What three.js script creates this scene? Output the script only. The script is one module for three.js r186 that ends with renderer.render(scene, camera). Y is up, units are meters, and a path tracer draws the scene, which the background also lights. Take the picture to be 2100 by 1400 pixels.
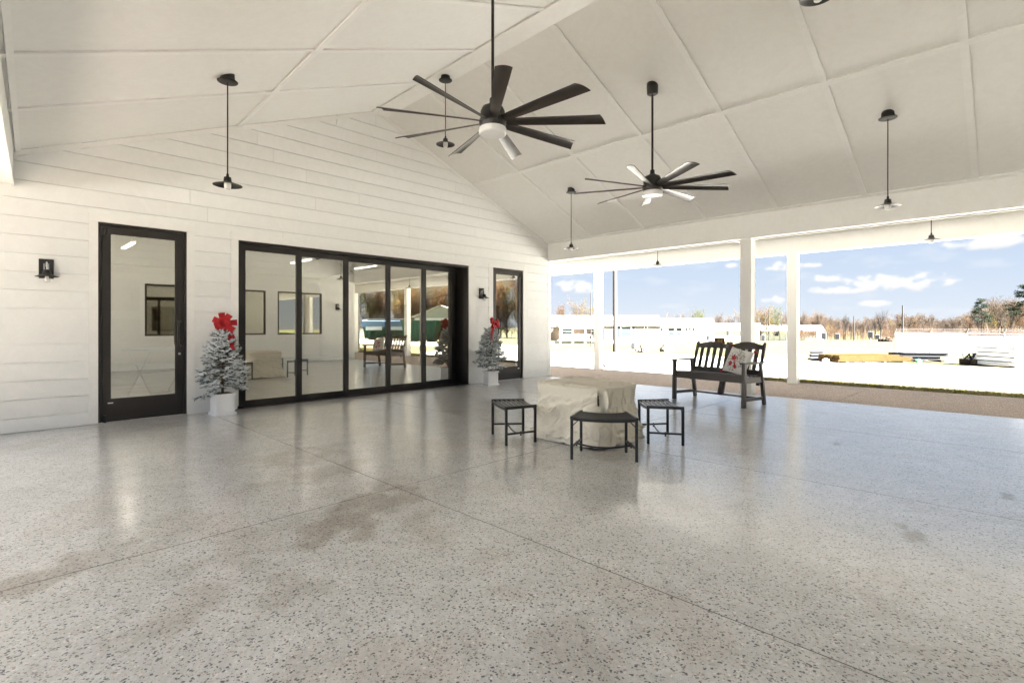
import * as THREE from 'three';
import { mergeGeometries, toCreasedNormals } from 'three/addons/utils/BufferGeometryUtils.js';
import { RoundedBoxGeometry } from 'three/addons/geometries/RoundedBoxGeometry.js';
import { RectAreaLightUniformsLib } from 'three/addons/lights/RectAreaLightUniformsLib.js';
import { createNoise2D, createNoise3D } from 'simplex-noise';

// ---------------------------------------------------------------- camera, sky, sun, exposure
const scene = new THREE.Scene();
const camera = new THREE.PerspectiveCamera(67.38, 1.5, 0.05, 4000);
const EYE = 1.2, YAW = Math.atan(1025 / 1050), CY = Math.cos(YAW), SY = Math.sin(YAW);
camera.position.set(0, EYE, 0);
camera.lookAt(CY * 10, EYE, -SY * 10);
camera.setViewOffset(2100, 1400, 0, 31, 2100, 1400);
const EXPOSURE = 31, SKY = 0.0224;
const renderer = new THREE.WebGLRenderer({ antialias: true });
renderer.toneMapping = THREE.LinearToneMapping;
renderer.toneMappingExposure = EXPOSURE;
renderer.shadowMap.enabled = true;
const sun = new THREE.DirectionalLight(new THREE.Color().setRGB(1, 0.985, 0.955), 5);
sun.position.set(2, 100 * Math.tan(0.63), 100);
sun.castShadow = true;
sun.shadow.mapSize.set(4096, 4096);
Object.assign(sun.shadow.camera, { left: -60, right: 60, top: 60, bottom: -60, near: 1, far: 400 });
scene.add(sun, sun.target);
RectAreaLightUniformsLib.init();

// ---------------------------------------------------------------- random numbers and noise
function rng(seed) { let a = seed >>> 0; return () => { a = (a + 0x6D2B79F5) | 0; let t = Math.imul(a ^ (a >>> 15), 1 | a); t = (t + Math.imul(t ^ (t >>> 7), 61 | t)) ^ t; return ((t ^ (t >>> 14)) >>> 0) / 4294967296; }; }
const n2 = createNoise2D(rng(11)), n3 = createNoise3D(rng(12));
const fbm2 = (x, y, o = 4) => { let s = 0, a = 0.5; for (let i = 0; i < o; i++) { s += a * n2(x, y); x = x * 2.03 + 17.1; y = y * 2.03 - 9.3; a *= 0.5; } return s; };
const fbm3 = (x, y, z, o = 4) => { let s = 0, a = 0.5; for (let i = 0; i < o; i++) { s += a * n3(x, y, z); x = x * 2.03 + 17.1; y = y * 2.03 - 9.3; z = z * 2.03 + 4.7; a *= 0.5; } return s; };
const sm = (a, b, x) => { const t = Math.min(1, Math.max(0, (x - a) / (b - a))); return t * t * (3 - 2 * t); };
const lerp = (a, b, t) => a + (b - a) * t;
// a direction of the world from a place in the picture (2100 x 1400)
const dirOf = (px, py) => { const r = (px - 1050) / 1050, u = (669 - py) / 1050; return new THREE.Vector3(r * SY + CY, u, -(-r * CY + SY)); };

// the sky: air and clouds only
{
  const W = 3072, H = 1536, data = new Float32Array(W * H * 4);
  const banks = [[1840, 582, 4.4, 1.15], [1700, 572, 1.8, 0.5], [1725, 596, 2.0, 0.5], [2030, 498, 3.2, 0.8], [1605, 548, 1.9, 0.6], [1500, 545, 0.7, 0.3], [1185, 590, 3.0, 1.1], [1590, 617, 1.3, 0.55], [1790, 624, 1.7, 0.4], [1665, 545, 1.0, 0.3], [2120, 470, 2, 0.6], [1690, 595, 1.5, 0.45]]
    .map(([x, y, rx, ry]) => { const d = dirOf(x, y).normalize(); return [Math.atan2(d.z, d.x), Math.asin(d.y), rx * Math.PI / 180, ry * Math.PI / 180]; });
  for (let j = 0; j < H; j++) {
    const el = ((j + 0.5) / H - 0.5) * Math.PI, e = Math.max(0, el) * 180 / Math.PI;
    const t1 = 1 - Math.exp(-e / 8.5), t2 = 1 - Math.exp(-e / 45);
    const base = [0.93, 1.0, 1.08].map((v, k) => lerp(lerp(v, [0.62, 0.80, 1.06][k], t1), [0.25, 0.45, 0.82][k], t2));
    for (let i = 0; i < W; i++) {
      const az = ((i + 0.5) / W - 0.5) * 2 * Math.PI;
      let c = 0, under = 0;
      if (e > 0 && e < 40) {
        const cx = Math.cos(az), cz = Math.sin(az);
        let m = 0, loc = 0;
        for (const [a, b, ra, rb] of banks) {
          let da = az - a; if (da > Math.PI) da -= 2 * Math.PI; if (da < -Math.PI) da += 2 * Math.PI;
          const dy = (el - b) / rb, q = (da / ra) ** 2 + (dy < 0 ? dy * 1.5 : dy) ** 2;
          if (q < 3) { const v = 1 - q; if (v > m) { m = v; loc = dy; } }
        }
        if (m > -1 && m !== 0) { const f = fbm3(cx * 34, e * 1.1, cz * 34, 6); c = sm(0.0, 0.62, m * 0.75 + f * 0.9 - 0.05); under = sm(0.3, -0.9, loc) * 0.16; }
        const far = fbm3(cx * 3.1 + 5, e * 0.13, cz * 3.1 - 3, 6);
        const open = (az > -0.75 && az < 0.12) ? 0 : 1;
        const g = sm(0.24, 0.5, far) * sm(3, 9, e) * open;
        const wisp = sm(0.05, 0.6, fbm3(cx * 9, e * 0.55, cz * 9, 5)) * 0.2 * (1 - sm(12, 30, e));
        c = Math.max(c, g, wisp);
      }
      const k = (j * W + i) * 4;
      for (let q = 0; q < 3; q++) data[k + q] = SKY * 1.3 * lerp(base[q], [1.2, 1.2, 1.2][q] * (1 - under), c);
      data[k + 3] = 1;
    }
  }
  const t = new THREE.DataTexture(data, W, H, THREE.RGBAFormat, THREE.FloatType);
  t.mapping = THREE.EquirectangularReflectionMapping; t.magFilter = THREE.LinearFilter; t.needsUpdate = true;
  scene.background = t; scene.environment = t;
}

// ---------------------------------------------------------------- geometry helpers
const V = (x, y, z) => new THREE.Vector3(x, y, z);
function soup(faces) {                         // faces: lists of 3 or 4 points, pointing away from the centre of all of them; uv in metres
  const c = V(0, 0, 0); let n = 0;
  for (const f of faces) for (const p of f) { c.add(p); n++; }
  c.divideScalar(n);
  const P = [], N = [], U = [];
  for (let f of faces) {
    const a = f[1].clone().sub(f[0]), b = f[f.length - 1].clone().sub(f[0]);
    let nn = a.clone().cross(b).normalize();
    if (nn.lengthSq() < 0.5) continue;
    if (nn.dot(f[0].clone().sub(c)) < 0) { f = [...f].reverse(); nn.negate(); }
    const e1 = f[1].clone().sub(f[0]).normalize(), e2 = nn.clone().cross(e1);
    for (let i = 1; i + 1 < f.length; i++) for (const p of [f[0], f[i], f[i + 1]]) { P.push(p.x, p.y, p.z); N.push(nn.x, nn.y, nn.z); U.push(p.dot(e1), p.dot(e2)); }
  }
  const g = new THREE.BufferGeometry();
  g.setAttribute('position', new THREE.Float32BufferAttribute(P, 3)); g.setAttribute('normal', new THREE.Float32BufferAttribute(N, 3)); g.setAttribute('uv', new THREE.Float32BufferAttribute(U, 2));
  return g;
}
const hexa = (a, b) => soup([a, b, [a[0], a[1], b[1], b[0]], [a[1], a[2], b[2], b[1]], [a[2], a[3], b[3], b[2]], [a[3], a[0], b[0], b[3]]]);
const bx = (x0, x1, y0, y1, z0, z1) => hexa([V(x0, y0, z0), V(x1, y0, z0), V(x1, y0, z1), V(x0, y0, z1)], [V(x0, y1, z0), V(x1, y1, z0), V(x1, y1, z1), V(x0, y1, z1)]);
const prism = (pts, z0, z1) => soup([pts.map(([x, y]) => V(x, y, z0)), pts.map(([x, y]) => V(x, y, z1)), ...pts.map((p, i) => { const q = pts[(i + 1) % pts.length]; return [V(...p, z0), V(...q, z0), V(...q, z1), V(...p, z1)]; })]);
const flat = g => { const q = g.index ? g.toNonIndexed() : g; for (const k of Object.keys(q.attributes)) if (!['position', 'normal', 'uv'].includes(k)) q.deleteAttribute(k); return q; };
const join = list => mergeGeometries(list.map(flat));
function rod(a, b, r0, r1 = r0, seg = 8, open = false) {
  const d = b.clone().sub(a), g = new THREE.CylinderGeometry(r1, r0, d.length(), seg, 1, open);
  g.applyQuaternion(new THREE.Quaternion().setFromUnitVectors(V(0, 1, 0), d.clone().normalize()));
  return g.translate(...a.clone().add(b).multiplyScalar(0.5).toArray());
}
function bar(a, b, w, h, up = V(0, 1, 0), round = 0.004) {    // a rounded rectangular bar from a to b
  const d = b.clone().sub(a), L = d.length(), z = d.normalize(), x = up.clone().cross(z).normalize(), y = z.clone().cross(x);
  const g = new RoundedBoxGeometry(w, h, L, 1, Math.min(round, w * 0.3, h * 0.3));
  return g.applyMatrix4(new THREE.Matrix4().makeBasis(x, y, z).setPosition(a.clone().add(b).multiplyScalar(0.5)));
}
const lathe = (pts, seg = 32) => new THREE.LatheGeometry(pts.map(p => new THREE.Vector2(...p)), seg);
const tube = (pts, r, seg = 24, rad = 8, closed = false) => new THREE.TubeGeometry(new THREE.CatmullRomCurve3(pts, closed), seg, r, rad, closed);

// ---------------------------------------------------------------- objects
const taken = new Map();
const numbered = n => { const k = taken.get(n) || 0; taken.set(n, k + 1); return k ? `${n}_${String(k).padStart(3, '0')}` : n; };
function obj(name, g, m, parent) { const o = new THREE.Mesh(Array.isArray(g) ? join(g) : g, m); o.name = name; o.castShadow = o.receiveShadow = true; parent.add(o); return o; }
function tag(o, label, category, group) { Object.assign(o.userData, { label, category }); if (group) o.userData.group = group; return o; }
function thing(name, label, category, at = [0, 0, 0], turn = 0, group) { const o = new THREE.Group(); o.name = numbered(name); o.position.set(...at); o.rotation.y = turn; scene.add(o); return tag(o, label, category, group); }
function solid(name, g, m, label, category, group) { return tag(obj(numbered(name), g, m, scene), label, category, group); }
function ground(name, g, m) { const o = obj(numbered(name), g, m, scene); o.userData.kind = 'structure'; return o; }
function copy(o, at, turn, label, group) { const c = o.clone(); c.name = numbered(o.name.replace(/_\d{3}$/, '')); c.userData = { ...o.userData }; scene.add(c); c.position.set(...at); c.rotation.y = turn; if (label) c.userData.label = label; if (group) c.userData.group = group; return c; }

// ---------------------------------------------------------------- textures
function tex(W, H, fn, srgb, reps) {
  const d = new Uint8Array(W * H * 4);
  for (let j = 0; j < H; j++) for (let i = 0; i < W; i++) { const c = fn(i, j), k = (j * W + i) * 4; for (let q = 0; q < 3; q++) d[k + q] = Math.min(255, Math.max(0, c[q])); d[k + 3] = 255; }
  const t = new THREE.DataTexture(d, W, H); t.wrapS = t.wrapT = THREE.RepeatWrapping; t.magFilter = THREE.LinearFilter; t.minFilter = THREE.LinearMipmapLinearFilter; t.generateMipmaps = true;
  if (srgb) t.colorSpace = THREE.SRGBColorSpace;
  if (reps) t.repeat.set(reps, reps);
  t.needsUpdate = true; return t;
}
const wrapNoise = (o, per, oct = 4) => (i, j, W) => { const a = i / W * 2 * Math.PI, b = j / W * 2 * Math.PI, R = per / 6.28; return fbm3(Math.cos(a) * R + Math.cos(b) * R * 0.73 + o, Math.sin(a) * R + Math.sin(b) * R * 0.31, Math.sin(b) * R - Math.cos(b) * R * 0.4 + o * 1.7, oct); };
function stamps(W, seed, count, rmin, rmax, pick, base) {   // pebbles pressed into a periodic ground
  const r = rng(seed), d = new Float32Array(W * W * 3), h = new Float32Array(W * W);
  for (let j = 0; j < W; j++) for (let i = 0; i < W; i++) { const c = base(i, j), k = (j * W + i) * 3; d[k] = c[0]; d[k + 1] = c[1]; d[k + 2] = c[2]; }
  for (let n = 0; n < count; n++) {
    const x = r() * W, y = r() * W, a = r() * 3.1416, R = rmin + (rmax - rmin) * r() ** 2, q = 0.5 + r() * 0.5, c = pick(r), ca = Math.cos(a), sa = Math.sin(a), w1 = r() * 6.3, w2 = r() * 6.3, cut = 0.7 + r() * 0.5;
    for (let dj = -Math.ceil(R); dj <= R + 1; dj++) for (let di = -Math.ceil(R); di <= R + 1; di++) {
      const u = (di * ca + dj * sa) / R, v = (-di * sa + dj * ca) / (R * q), th = Math.atan2(v, u);
      const rr = Math.hypot(u, v) * (1 + 0.14 * Math.sin(2 * th + w1) + 0.1 * Math.sin(3 * th + w2));
      if (rr > 1 || u > cut) continue;
      const ii = ((Math.floor(x) + di) % W + W) % W, jj = ((Math.floor(y) + dj) % W + W) % W, k = (jj * W + ii) * 3, m = sm(1, 0.7, rr) * c[3];
      for (let z = 0; z < 3; z++) d[k + z] = lerp(d[k + z], c[z], m);
      h[jj * W + ii] = Math.max(h[jj * W + ii], Math.sqrt(Math.max(0, 1 - rr * rr)));
    }
  }
  return { d, h };
}
const toS = v => 255 * Math.pow(Math.min(1, Math.max(0, v)), 1 / 2.2);
// polished concrete with ground aggregate, 3 m a side
const FT = 2048, floorPeb = (() => {
  const nA = wrapNoise(3, 9, 5), nB = wrapNoise(8, 60, 3), g = rng(5);
  return stamps(FT, 21, 44000, 1.2, 7.6, r => { const t = r(), v = 0.7 + r() * 0.6; return t < 0.3 ? [0.045 * v, 0.05 * v, 0.058 * v, 0.93] : t < 0.55 ? [0.2 * v, 0.165 * v, 0.16 * v, 0.85] : t < 0.78 ? [0.33 * v, 0.25 * v, 0.2 * v, 0.55] : [0.5 * v, 0.48 * v, 0.45 * v, 0.8]; },
    (i, j) => { const v = 0.405 + 0.06 * nA(i, j, FT) + 0.07 * nB(i, j, FT) + (g() - 0.5) * 0.17; return [v * 1.03, v * 1.03, v * 1.015]; });
})();
const floorTex = tex(FT, FT, (i, j) => { const k = (j * FT + i) * 3; return [toS(floorPeb.d[k]), toS(floorPeb.d[k + 1]), toS(floorPeb.d[k + 2])]; }, true, 1 / 2);
const nR1 = wrapNoise(31, 10, 4), nR2 = wrapNoise(35, 50, 3);
const floorBump = tex(1024, 1024, (i, j) => { const v = 128 + 50 * nR2(j, i, 1024) + 40 * nR1(j, i, 1024); return [v, v, v]; }, false, 1 / 2.1);
const aggPeb = (() => { const g = rng(51), nA = wrapNoise(13, 8, 4); return stamps(1024, 22, 30000, 2.2, 6.5, r => { const t = r(), v = 0.7 + r() * 0.6; return t < 0.45 ? [0.34 * v, 0.24 * v, 0.18 * v, 1] : t < 0.75 ? [0.4 * v, 0.34 * v, 0.28 * v, 1] : t < 0.9 ? [0.2 * v, 0.15 * v, 0.12 * v, 1] : [0.52 * v, 0.47 * v, 0.42 * v, 1]; }, (i, j) => { const v = 0.2 + 0.04 * nA(i, j, 1024) + (g() - 0.5) * 0.08; return [v, v * 0.88, v * 0.76]; }); })();
const aggTex = tex(1024, 1024, (i, j) => { const k = (j * 1024 + i) * 3; return [toS(aggPeb.d[k]), toS(aggPeb.d[k + 1]), toS(aggPeb.d[k + 2])]; }, true, 1 / 1.3);
const aggBump = tex(1024, 1024, (i, j) => { const v = 255 * aggPeb.h[j * 1024 + i]; return [v, v, v]; }, false, 1 / 1.3);
const nP = wrapNoise(41, 14, 4), nQ = wrapNoise(44, 90, 3);
const paintBump = tex(512, 512, (i, j) => { const v = 128 + 70 * nP(i, j, 512) + 80 * nQ(i, j, 512); return [v, v, v]; }, false, 1 / 0.8);
const paintTex = tex(512, 512, (i, j) => { const v = 249 + 4 * nP(i, j, 512) + 3 * nQ(i, j, 512); return [v, v, v * 0.995]; }, true, 1 / 1.7);
const boardBump = tex(512, 512, (i, j) => { const v = 128 + 100 * fbm2(i / 512 * 4, j / 512 * 46, 3) * (0.6 + 0.4 * Math.sin(i / 512 * 6.283)); return [v, v, v]; }, false, 1 / 1.2);
const weave = tex(256, 256, (i, j) => { const v = 128 + 60 * Math.sin(i * Math.PI / 4) * Math.cos(j * Math.PI / 4) + 50 * nQ(i, j, 256); return [v, v, v]; }, false, 1 / 0.09);
const nG1 = wrapNoise(61, 12, 4), nG2 = wrapNoise(66, 110, 3);
const grassTex = tex(1024, 1024, (i, j) => { const a = nG1(i, j, 1024), b = nG2(i, j, 1024), v = 1 + 0.55 * b + 0.25 * a; return [210 * v, 205 * v, 196 * v].map(q => Math.min(255, Math.max(30, q))); }, true, 1 / 3.7);
const lotTex = tex(1024, 1024, (i, j) => { const v = 225 + 45 * nG1(j, i, 1024) + 60 * nG2(j, i, 1024); return [v, v * 0.985, v * 0.96].map(q => Math.min(255, Math.max(0, q))); }, true, 1 / 5);
const woodTex = tex(512, 512, (i, j) => { const v = 200 + 90 * fbm2(i / 512 * 60, j / 512 * 3, 4); return [v, v * 0.98, v * 0.95].map(q => Math.min(255, Math.max(20, q))); }, true, 1);

// ---------------------------------------------------------------- materials
const rgb = (r, g, b) => new THREE.Color().setRGB(r, g, b);
const std = (c, roughness, o = {}) => new THREE.MeshStandardMaterial({ color: rgb(...c), roughness, ...o });
const mat = (c, roughness, o = {}) => new THREE.MeshPhysicalMaterial({ color: rgb(...c), roughness, specularIntensity: 0.12, ...o });     // dry matt things out in the sun
const phy = (c, roughness, o = {}) => new THREE.MeshPhysicalMaterial({ color: rgb(...c), roughness, ...o });
const M = {
  floor: phy([1.24, 1.25, 1.265], 0.3, { clearcoat: 0.7, clearcoatRoughness: 0.16, map: floorTex, bumpMap: floorBump, bumpScale: 0.00022, vertexColors: true }),
  joint: std([0.12, 0.11, 0.1], 0.9),
  agg: std([1.35, 1.33, 1.32], 0.85, { map: aggTex, bumpMap: aggBump, bumpScale: 0.004 }),
  siding: [[0.80, 0.803, 0.795], [0.782, 0.785, 0.777], [0.812, 0.815, 0.807]].map(c => std(c, 0.5, { map: paintTex, bumpMap: boardBump, bumpScale: 0.00012 })),
  trim: std([0.82, 0.815, 0.80], 0.42, { map: paintTex, bumpMap: paintBump, bumpScale: 0.0002 }),
  ceiling: [[0.80, 0.792, 0.772], [0.79, 0.782, 0.762], [0.806, 0.797, 0.779]].map(c => std(c, 0.6, { map: paintTex, bumpMap: paintBump, bumpScale: 0.00025 })),
  bronze: std([0.022, 0.018, 0.016], 0.42, { metalness: 0.25, bumpMap: paintBump, bumpScale: 0.0003 }),
  black: std([0.02, 0.018, 0.017], 0.45, { metalness: 0.3 }),
  stoolMetal: std([0.024, 0.024, 0.027], 0.38, { metalness: 0.35, bumpMap: paintBump, bumpScale: 0.0003 }),
  blade: std([0.03, 0.024, 0.02], 0.33, { metalness: 0.2 }),
  steel: std([0.6, 0.6, 0.6], 0.3, { metalness: 1 }),
  glass: phy([0.89, 0.875, 0.79], 0.012, { metalness: 1, transparent: true, opacity: 0.62 }),      // mirror-coated solar glazing
  clear: phy([0.96, 0.96, 0.96], 0.06, { transmission: 1, thickness: 0, ior: 1.5 }),
  frost: phy([0.9, 0.9, 0.88], 0.75, { transmission: 0.45, thickness: 0 }),
  lens: phy([0.88, 0.88, 0.88], 0.35, { transmission: 0.25, thickness: 0, clearcoat: 0.6 }),
  cover: std([0.68, 0.635, 0.535], 0.85, { bumpMap: weave, bumpScale: 0.0006 }),
  bench: std([0.045, 0.037, 0.034], 0.4, { bumpMap: boardBump, bumpScale: 0.0008 }),
  potWhite: std([0.88, 0.88, 0.89], 0.45),
  bark: std([0.12, 0.085, 0.06], 0.95),
  needle: std([0.055, 0.085, 0.065], 0.9),
  flock: std([0.7, 0.73, 0.75], 0.95),
  ribbon: phy([0.36, 0.006, 0.01], 0.75, { sheen: 0.3, sheenColor: rgb(0.7, 0.05, 0.05), sheenRoughness: 0.4, side: THREE.DoubleSide }),
  pom: std([0.3, 0.02, 0.03], 0.95),
  lot: mat([0.6, 0.592, 0.57], 0.95, { map: lotTex }),
  roofMetal: std([0.28, 0.29, 0.3], 0.5, { metalness: 0.3 }),
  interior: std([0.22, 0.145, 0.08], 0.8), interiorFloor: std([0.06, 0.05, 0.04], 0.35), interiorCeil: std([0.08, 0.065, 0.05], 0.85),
  door: std([0.18, 0.10, 0.06], 0.6), grey: std([0.2, 0.2, 0.21], 0.5, { metalness: 0.4 }),
};

// ---------------------------------------------------------------- terrain
const land = (x, z) => -0.06 - 0.0145 * Math.min(230, Math.max(0, x - 21)) - 0.02 * Math.min(180, Math.max(0, -z - 12));
{
  const line = (a, b) => { const s = []; let v = 0, d = 0.5; while (v < b) { s.push(v); v += d; d *= v > 26 ? 1.16 : 1.0; } s.push(b); return s; };
  const pos = line(0, 1900), neg = line(0, 900).slice(1).map(v => -v).reverse();
  const xs = [...neg, ...pos], zs = [...line(0, 1200).slice(1).map(v => -v).reverse(), ...line(0, 900)];
  const P = [], C = [], U = [], I = [];
  for (const z of zs) for (const x of xs) {
    P.push(x, land(x, z), z); U.push(x, z);
    const f = fbm2(x * 0.11, z * 0.11, 4), h = fbm2(x * 0.9 + 40, z * 0.9, 3), grn = sm(-0.1, 0.35, f + 0.25 * h + (x > 20.5 ? 0.12 : -0.22));
    const east = sm(19, 22, x), a = [lerp(lerp(0.062, 0.1, east), lerp(0.045, 0.074, east), grn), lerp(lerp(0.046, 0.088, east), lerp(0.05, 0.092, east), grn), lerp(lerp(0.016, 0.052, east), lerp(0.016, 0.044, east), grn)];
    C.push(...a.map(v => v * (1 + 0.18 * h)));
  }
  const nx = xs.length;
  for (let j = 0; j + 1 < zs.length; j++) for (let i = 0; i + 1 < nx; i++) { const a = j * nx + i; I.push(a, a + nx, a + 1, a + 1, a + nx, a + nx + 1); }
  const g = new THREE.BufferGeometry();
  g.setAttribute('position', new THREE.Float32BufferAttribute(P, 3)); g.setAttribute('color', new THREE.Float32BufferAttribute(C, 3)); g.setAttribute('uv', new THREE.Float32BufferAttribute(U, 2)); g.setIndex(I); g.computeVertexNormals();
  ground('grass_field', g, mat([1.15, 1.1, 1.05], 0.95, { map: grassTex, vertexColors: true }));
}
function sheet(outline, step, lift) {     // a sheet over the terrain: outline gives [left x, right x] at each z of a list
  const P = [], U = [], I = []; const n = 14;
  outline.forEach(([z, a, b]) => { for (let i = 0; i <= n; i++) { const x = lerp(a, b, i / n); P.push(x, land(x, z) + lift, z); U.push(x, z); } });
  for (let j = 0; j + 1 < outline.length; j++) for (let i = 0; i < n; i++) { const a = j * (n + 1) + i; I.push(a, a + n + 1, a + 1, a + 1, a + n + 1, a + n + 2); }
  const g = new THREE.BufferGeometry(); g.setAttribute('position', new THREE.Float32BufferAttribute(P, 3)); g.setAttribute('uv', new THREE.Float32BufferAttribute(U, 2)); g.setIndex(I); g.computeVertexNormals(); return g;
}
{
  const o = [];
  for (let z = -70; z <= 90; z += 0.5) {
    const k = sm(0.8, 8, z), w = sm(-5.5, -2.5, z);
    o.push([z, lerp(lerp(12.17, 12.64, w), 19.6, k) + 0.12 * fbm2(z * 0.7, 3, 3), lerp(21.3, 25.6, k) + 0.35 * fbm2(z * 0.23, 9, 3)]);
  }
  ground('gravel_lot', sheet(o, 0.5, 0.02), M.lot);
}


ground('added_bounce_ground', sheet(Array.from({ length: 121 }, (_, k) => [-60 + k, -22, -9]), 1, 0.02), M.lot);  // unseen pale ground, added to bounce sunlight in from the left

// ---------------------------------------------------------------- terrace floor: concrete slabs between sawn joints
{
  const floor = new THREE.Group(); floor.name = 'terrace_floor'; floor.userData.kind = 'structure'; scene.add(floor);
  obj('floor_base', bx(-0.26, 9.38, -0.3, -0.025, -8.3, 0.96), M.joint, floor);
  const at = (px, py) => { const d = dirOf(px, py); const t = -EYE / d.y; return [d.x * t, d.z * t]; };
  const stains = [[760, 1040, 0.55, 0.22, 1.0], [690, 1062, 0.3, 0.12, 0.8], [830, 1020, 0.22, 0.12, 0.9], [620, 935, 0.4, 0.3, 0.65], [690, 962, 0.3, 0.2, 0.7], [590, 985, 0.3, 0.2, 0.5], [1050, 912, 0.35, 0.22, 0.6], [1090, 945, 0.3, 0.2, 0.5], [1240, 930, 0.3, 0.25, 0.6], [880, 1100, 0.2, 0.15, 0.45], [40, 1195, 0.3, 0.1, 1.0], [150, 1165, 0.3, 0.07, 0.8], [520, 870, 0.4, 0.3, 0.4], [380, 1240, 0.25, 0.15, 0.45], [600, 1210, 0.2, 0.15, 0.4], [1180, 1330, 0.2, 0.15, 0.35], [500, 1120, 0.3, 0.2, 0.4], [300, 880, 0.5, 0.25, 0.4], [860, 1060, 0.2, 0.12, 0.6]]
    .map(([x, y, a, b, s]) => [...at(x, y), a, b, s]);
  const marks = [[1875, 1100, 0.11, 0.05], [1850, 1078, 0.06, 0.03], [2070, 1018, 0.1, 0.035], [1715, 910, 0.09, 0.03]].map(([x, y, a, b]) => [...at(x, y), a, b]);
  const X = [-0.26, 2.13, 4.46, 6.87, 9.38], Z = [-8.3, -3.28, 0.96], gap = 0.003;
  for (let i = 0; i < 4; i++) for (let j = 0; j < 2; j++) {
    const x0 = X[i] + (i ? gap : 0), x1 = X[i + 1] - (i < 3 ? gap : 0), z0 = Z[j] + (j ? gap : 0), z1 = Z[j + 1] - (j < 1 ? gap : 0);
    const nx = 64, nz = 128, P = [], U = [], C = [], I = [], N = [];
    for (let b = 0; b <= nz; b++) for (let a = 0; a <= nx; a++) {
      const x = lerp(x0, x1, a / nx), z = lerp(z0, z1, b / nz);
      P.push(x, 0, z); U.push(x + 1.37 * i, z + 0.71 * j); N.push(0, 1, 0);
      const f = fbm2(x * 0.8, z * 0.8, 5), h = fbm2(x * 3.1 + 9, z * 3.1, 4);
      let s = 0, q = 0;
      for (const [sx, sz, ra, rb, k] of stains) { const u = (x - sx), w = (z - sz), c = 0.82, t = ((u * c - w * 0.57) / ra) ** 2 + ((u * 0.57 + w * c) / rb) ** 2; s = Math.max(s, 0.85 * k * sm(1.5, 0.1, t + 2.2 * h + 0.6 * f)); }
      for (const [sx, sz, ra, rb] of marks) { const t = ((x - sx) / ra) ** 2 + ((z - sz) / rb) ** 2; q = Math.max(q, sm(1.2, 0.5, t + 1.2 * h)); }
      s = Math.min(1, s + 0.35 * sm(0.12, 0.5, f + 0.35 * h));
      const v = 1.06 + 0.15 * f + 0.05 * h;
      C.push(v * lerp(1, 0.62, s) * lerp(1, 0.6, q), v * lerp(1, 0.54, s) * lerp(1, 0.53, q), v * lerp(1, 0.47, s) * lerp(1, 0.4, q));
    }
    for (let b = 0; b < nz; b++) for (let a = 0; a < nx; a++) { const k = b * (nx + 1) + a; I.push(k, k + nx + 1, k + 1, k + 1, k + nx + 1, k + nx + 2); }
    const ring = [[x0, z0], [x1, z0], [x1, z1], [x0, z1]];
    ring.forEach(([ax, az], k) => { const [bx2, bz] = ring[(k + 1) % 4], o = P.length / 3, nn = [bz - az, 0, ax - bx2]; const L = Math.hypot(...nn); for (const [px, py, pz] of [[ax, 0, az], [bx2, 0, bz], [bx2, -0.0245, bz], [ax, -0.0245, az]]) { P.push(px, py, pz); U.push(px, pz + py); N.push(...nn.map(v => v / L)); C.push(0.3, 0.28, 0.25); } I.push(o, o + 1, o + 2, o, o + 2, o + 3); });
    const g = new THREE.BufferGeometry(); g.setAttribute('position', new THREE.Float32BufferAttribute(P, 3)); g.setAttribute('normal', new THREE.Float32BufferAttribute(N, 3)); g.setAttribute('uv', new THREE.Float32BufferAttribute(U, 2)); g.setAttribute('color', new THREE.Float32BufferAttribute(C, 3)); g.setIndex(I);
    obj('concrete_slab', g, M.floor, floor);
  }
  const walk = new THREE.Group(); walk.name = 'aggregate_walkway'; walk.userData.kind = 'structure'; scene.add(walk);
  for (let z = -26; z < 20; z += 6) obj('walkway_slab', bx(9.384, 12.15, -0.3, -0.006, z + 0.003, z + 5.997), M.agg, walk);
  const walk2 = new THREE.Group(); walk2.name = 'aggregate_walkway_001'; walk2.userData.kind = 'structure'; scene.add(walk2);
  for (let z = -26; z < 20; z += 6) obj('walkway_slab', bx(-2.9, -0.264, -0.3, -0.006, z + 0.003, z + 5.997), M.agg, walk2);
}
// grass along the walkway
{
  const r = rng(77), list = [], blade = new THREE.BufferGeometry();
  blade.setAttribute('position', new THREE.Float32BufferAttribute([-0.004, 0, 0, 0.004, 0, 0, 0.001, 0.055, 0.018, 0, 0, -0.004, 0, 0, 0.004, -0.02, 0.04, 0.004, -0.004, 0, 0.002, 0.004, 0, -0.002, 0.02, 0.035, -0.012], 3)); blade.computeVertexNormals();
  const count = 42000, im = new THREE.InstancedMesh(blade, mat([1, 1, 1], 0.9, { side: THREE.DoubleSide }), count), m = new THREE.Matrix4(), q = new THREE.Quaternion(), e = new THREE.Euler(), c = new THREE.Color();
  for (let k = 0; k < count; k++) {
    const z = -5 + 14 * r() ** 1.2, w = sm(-5.5, -2.5, z), x = 12.16 + (0.52 * w + 0.02 + (z > 1 ? 1.5 * sm(1, 6, z) : 0)) * r(), s = 0.6 + 0.9 * r();
    im.setMatrixAt(k, m.compose(V(x, land(x, z) + 0.02, z), q.setFromEuler(e.set((r() - 0.5) * 0.6, r() * 6.3, (r() - 0.5) * 0.6)), V(s * 1.8, s * 1.5, s * 1.8)));
    const t = r(), b = 0.7 + r() * 0.6; im.setColorAt(k, t < 0.6 ? c.setRGB(0.30 * b, 0.25 * b, 0.12 * b) : c.setRGB(0.18 * b, 0.19 * b, 0.075 * b));
  }
  im.name = 'grass_verge'; im.userData = { kind: 'stuff', label: 'short brown green grass edging the pebble walkway', category: 'grass' }; im.receiveShadow = im.castShadow = true; scene.add(im);
}

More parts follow.
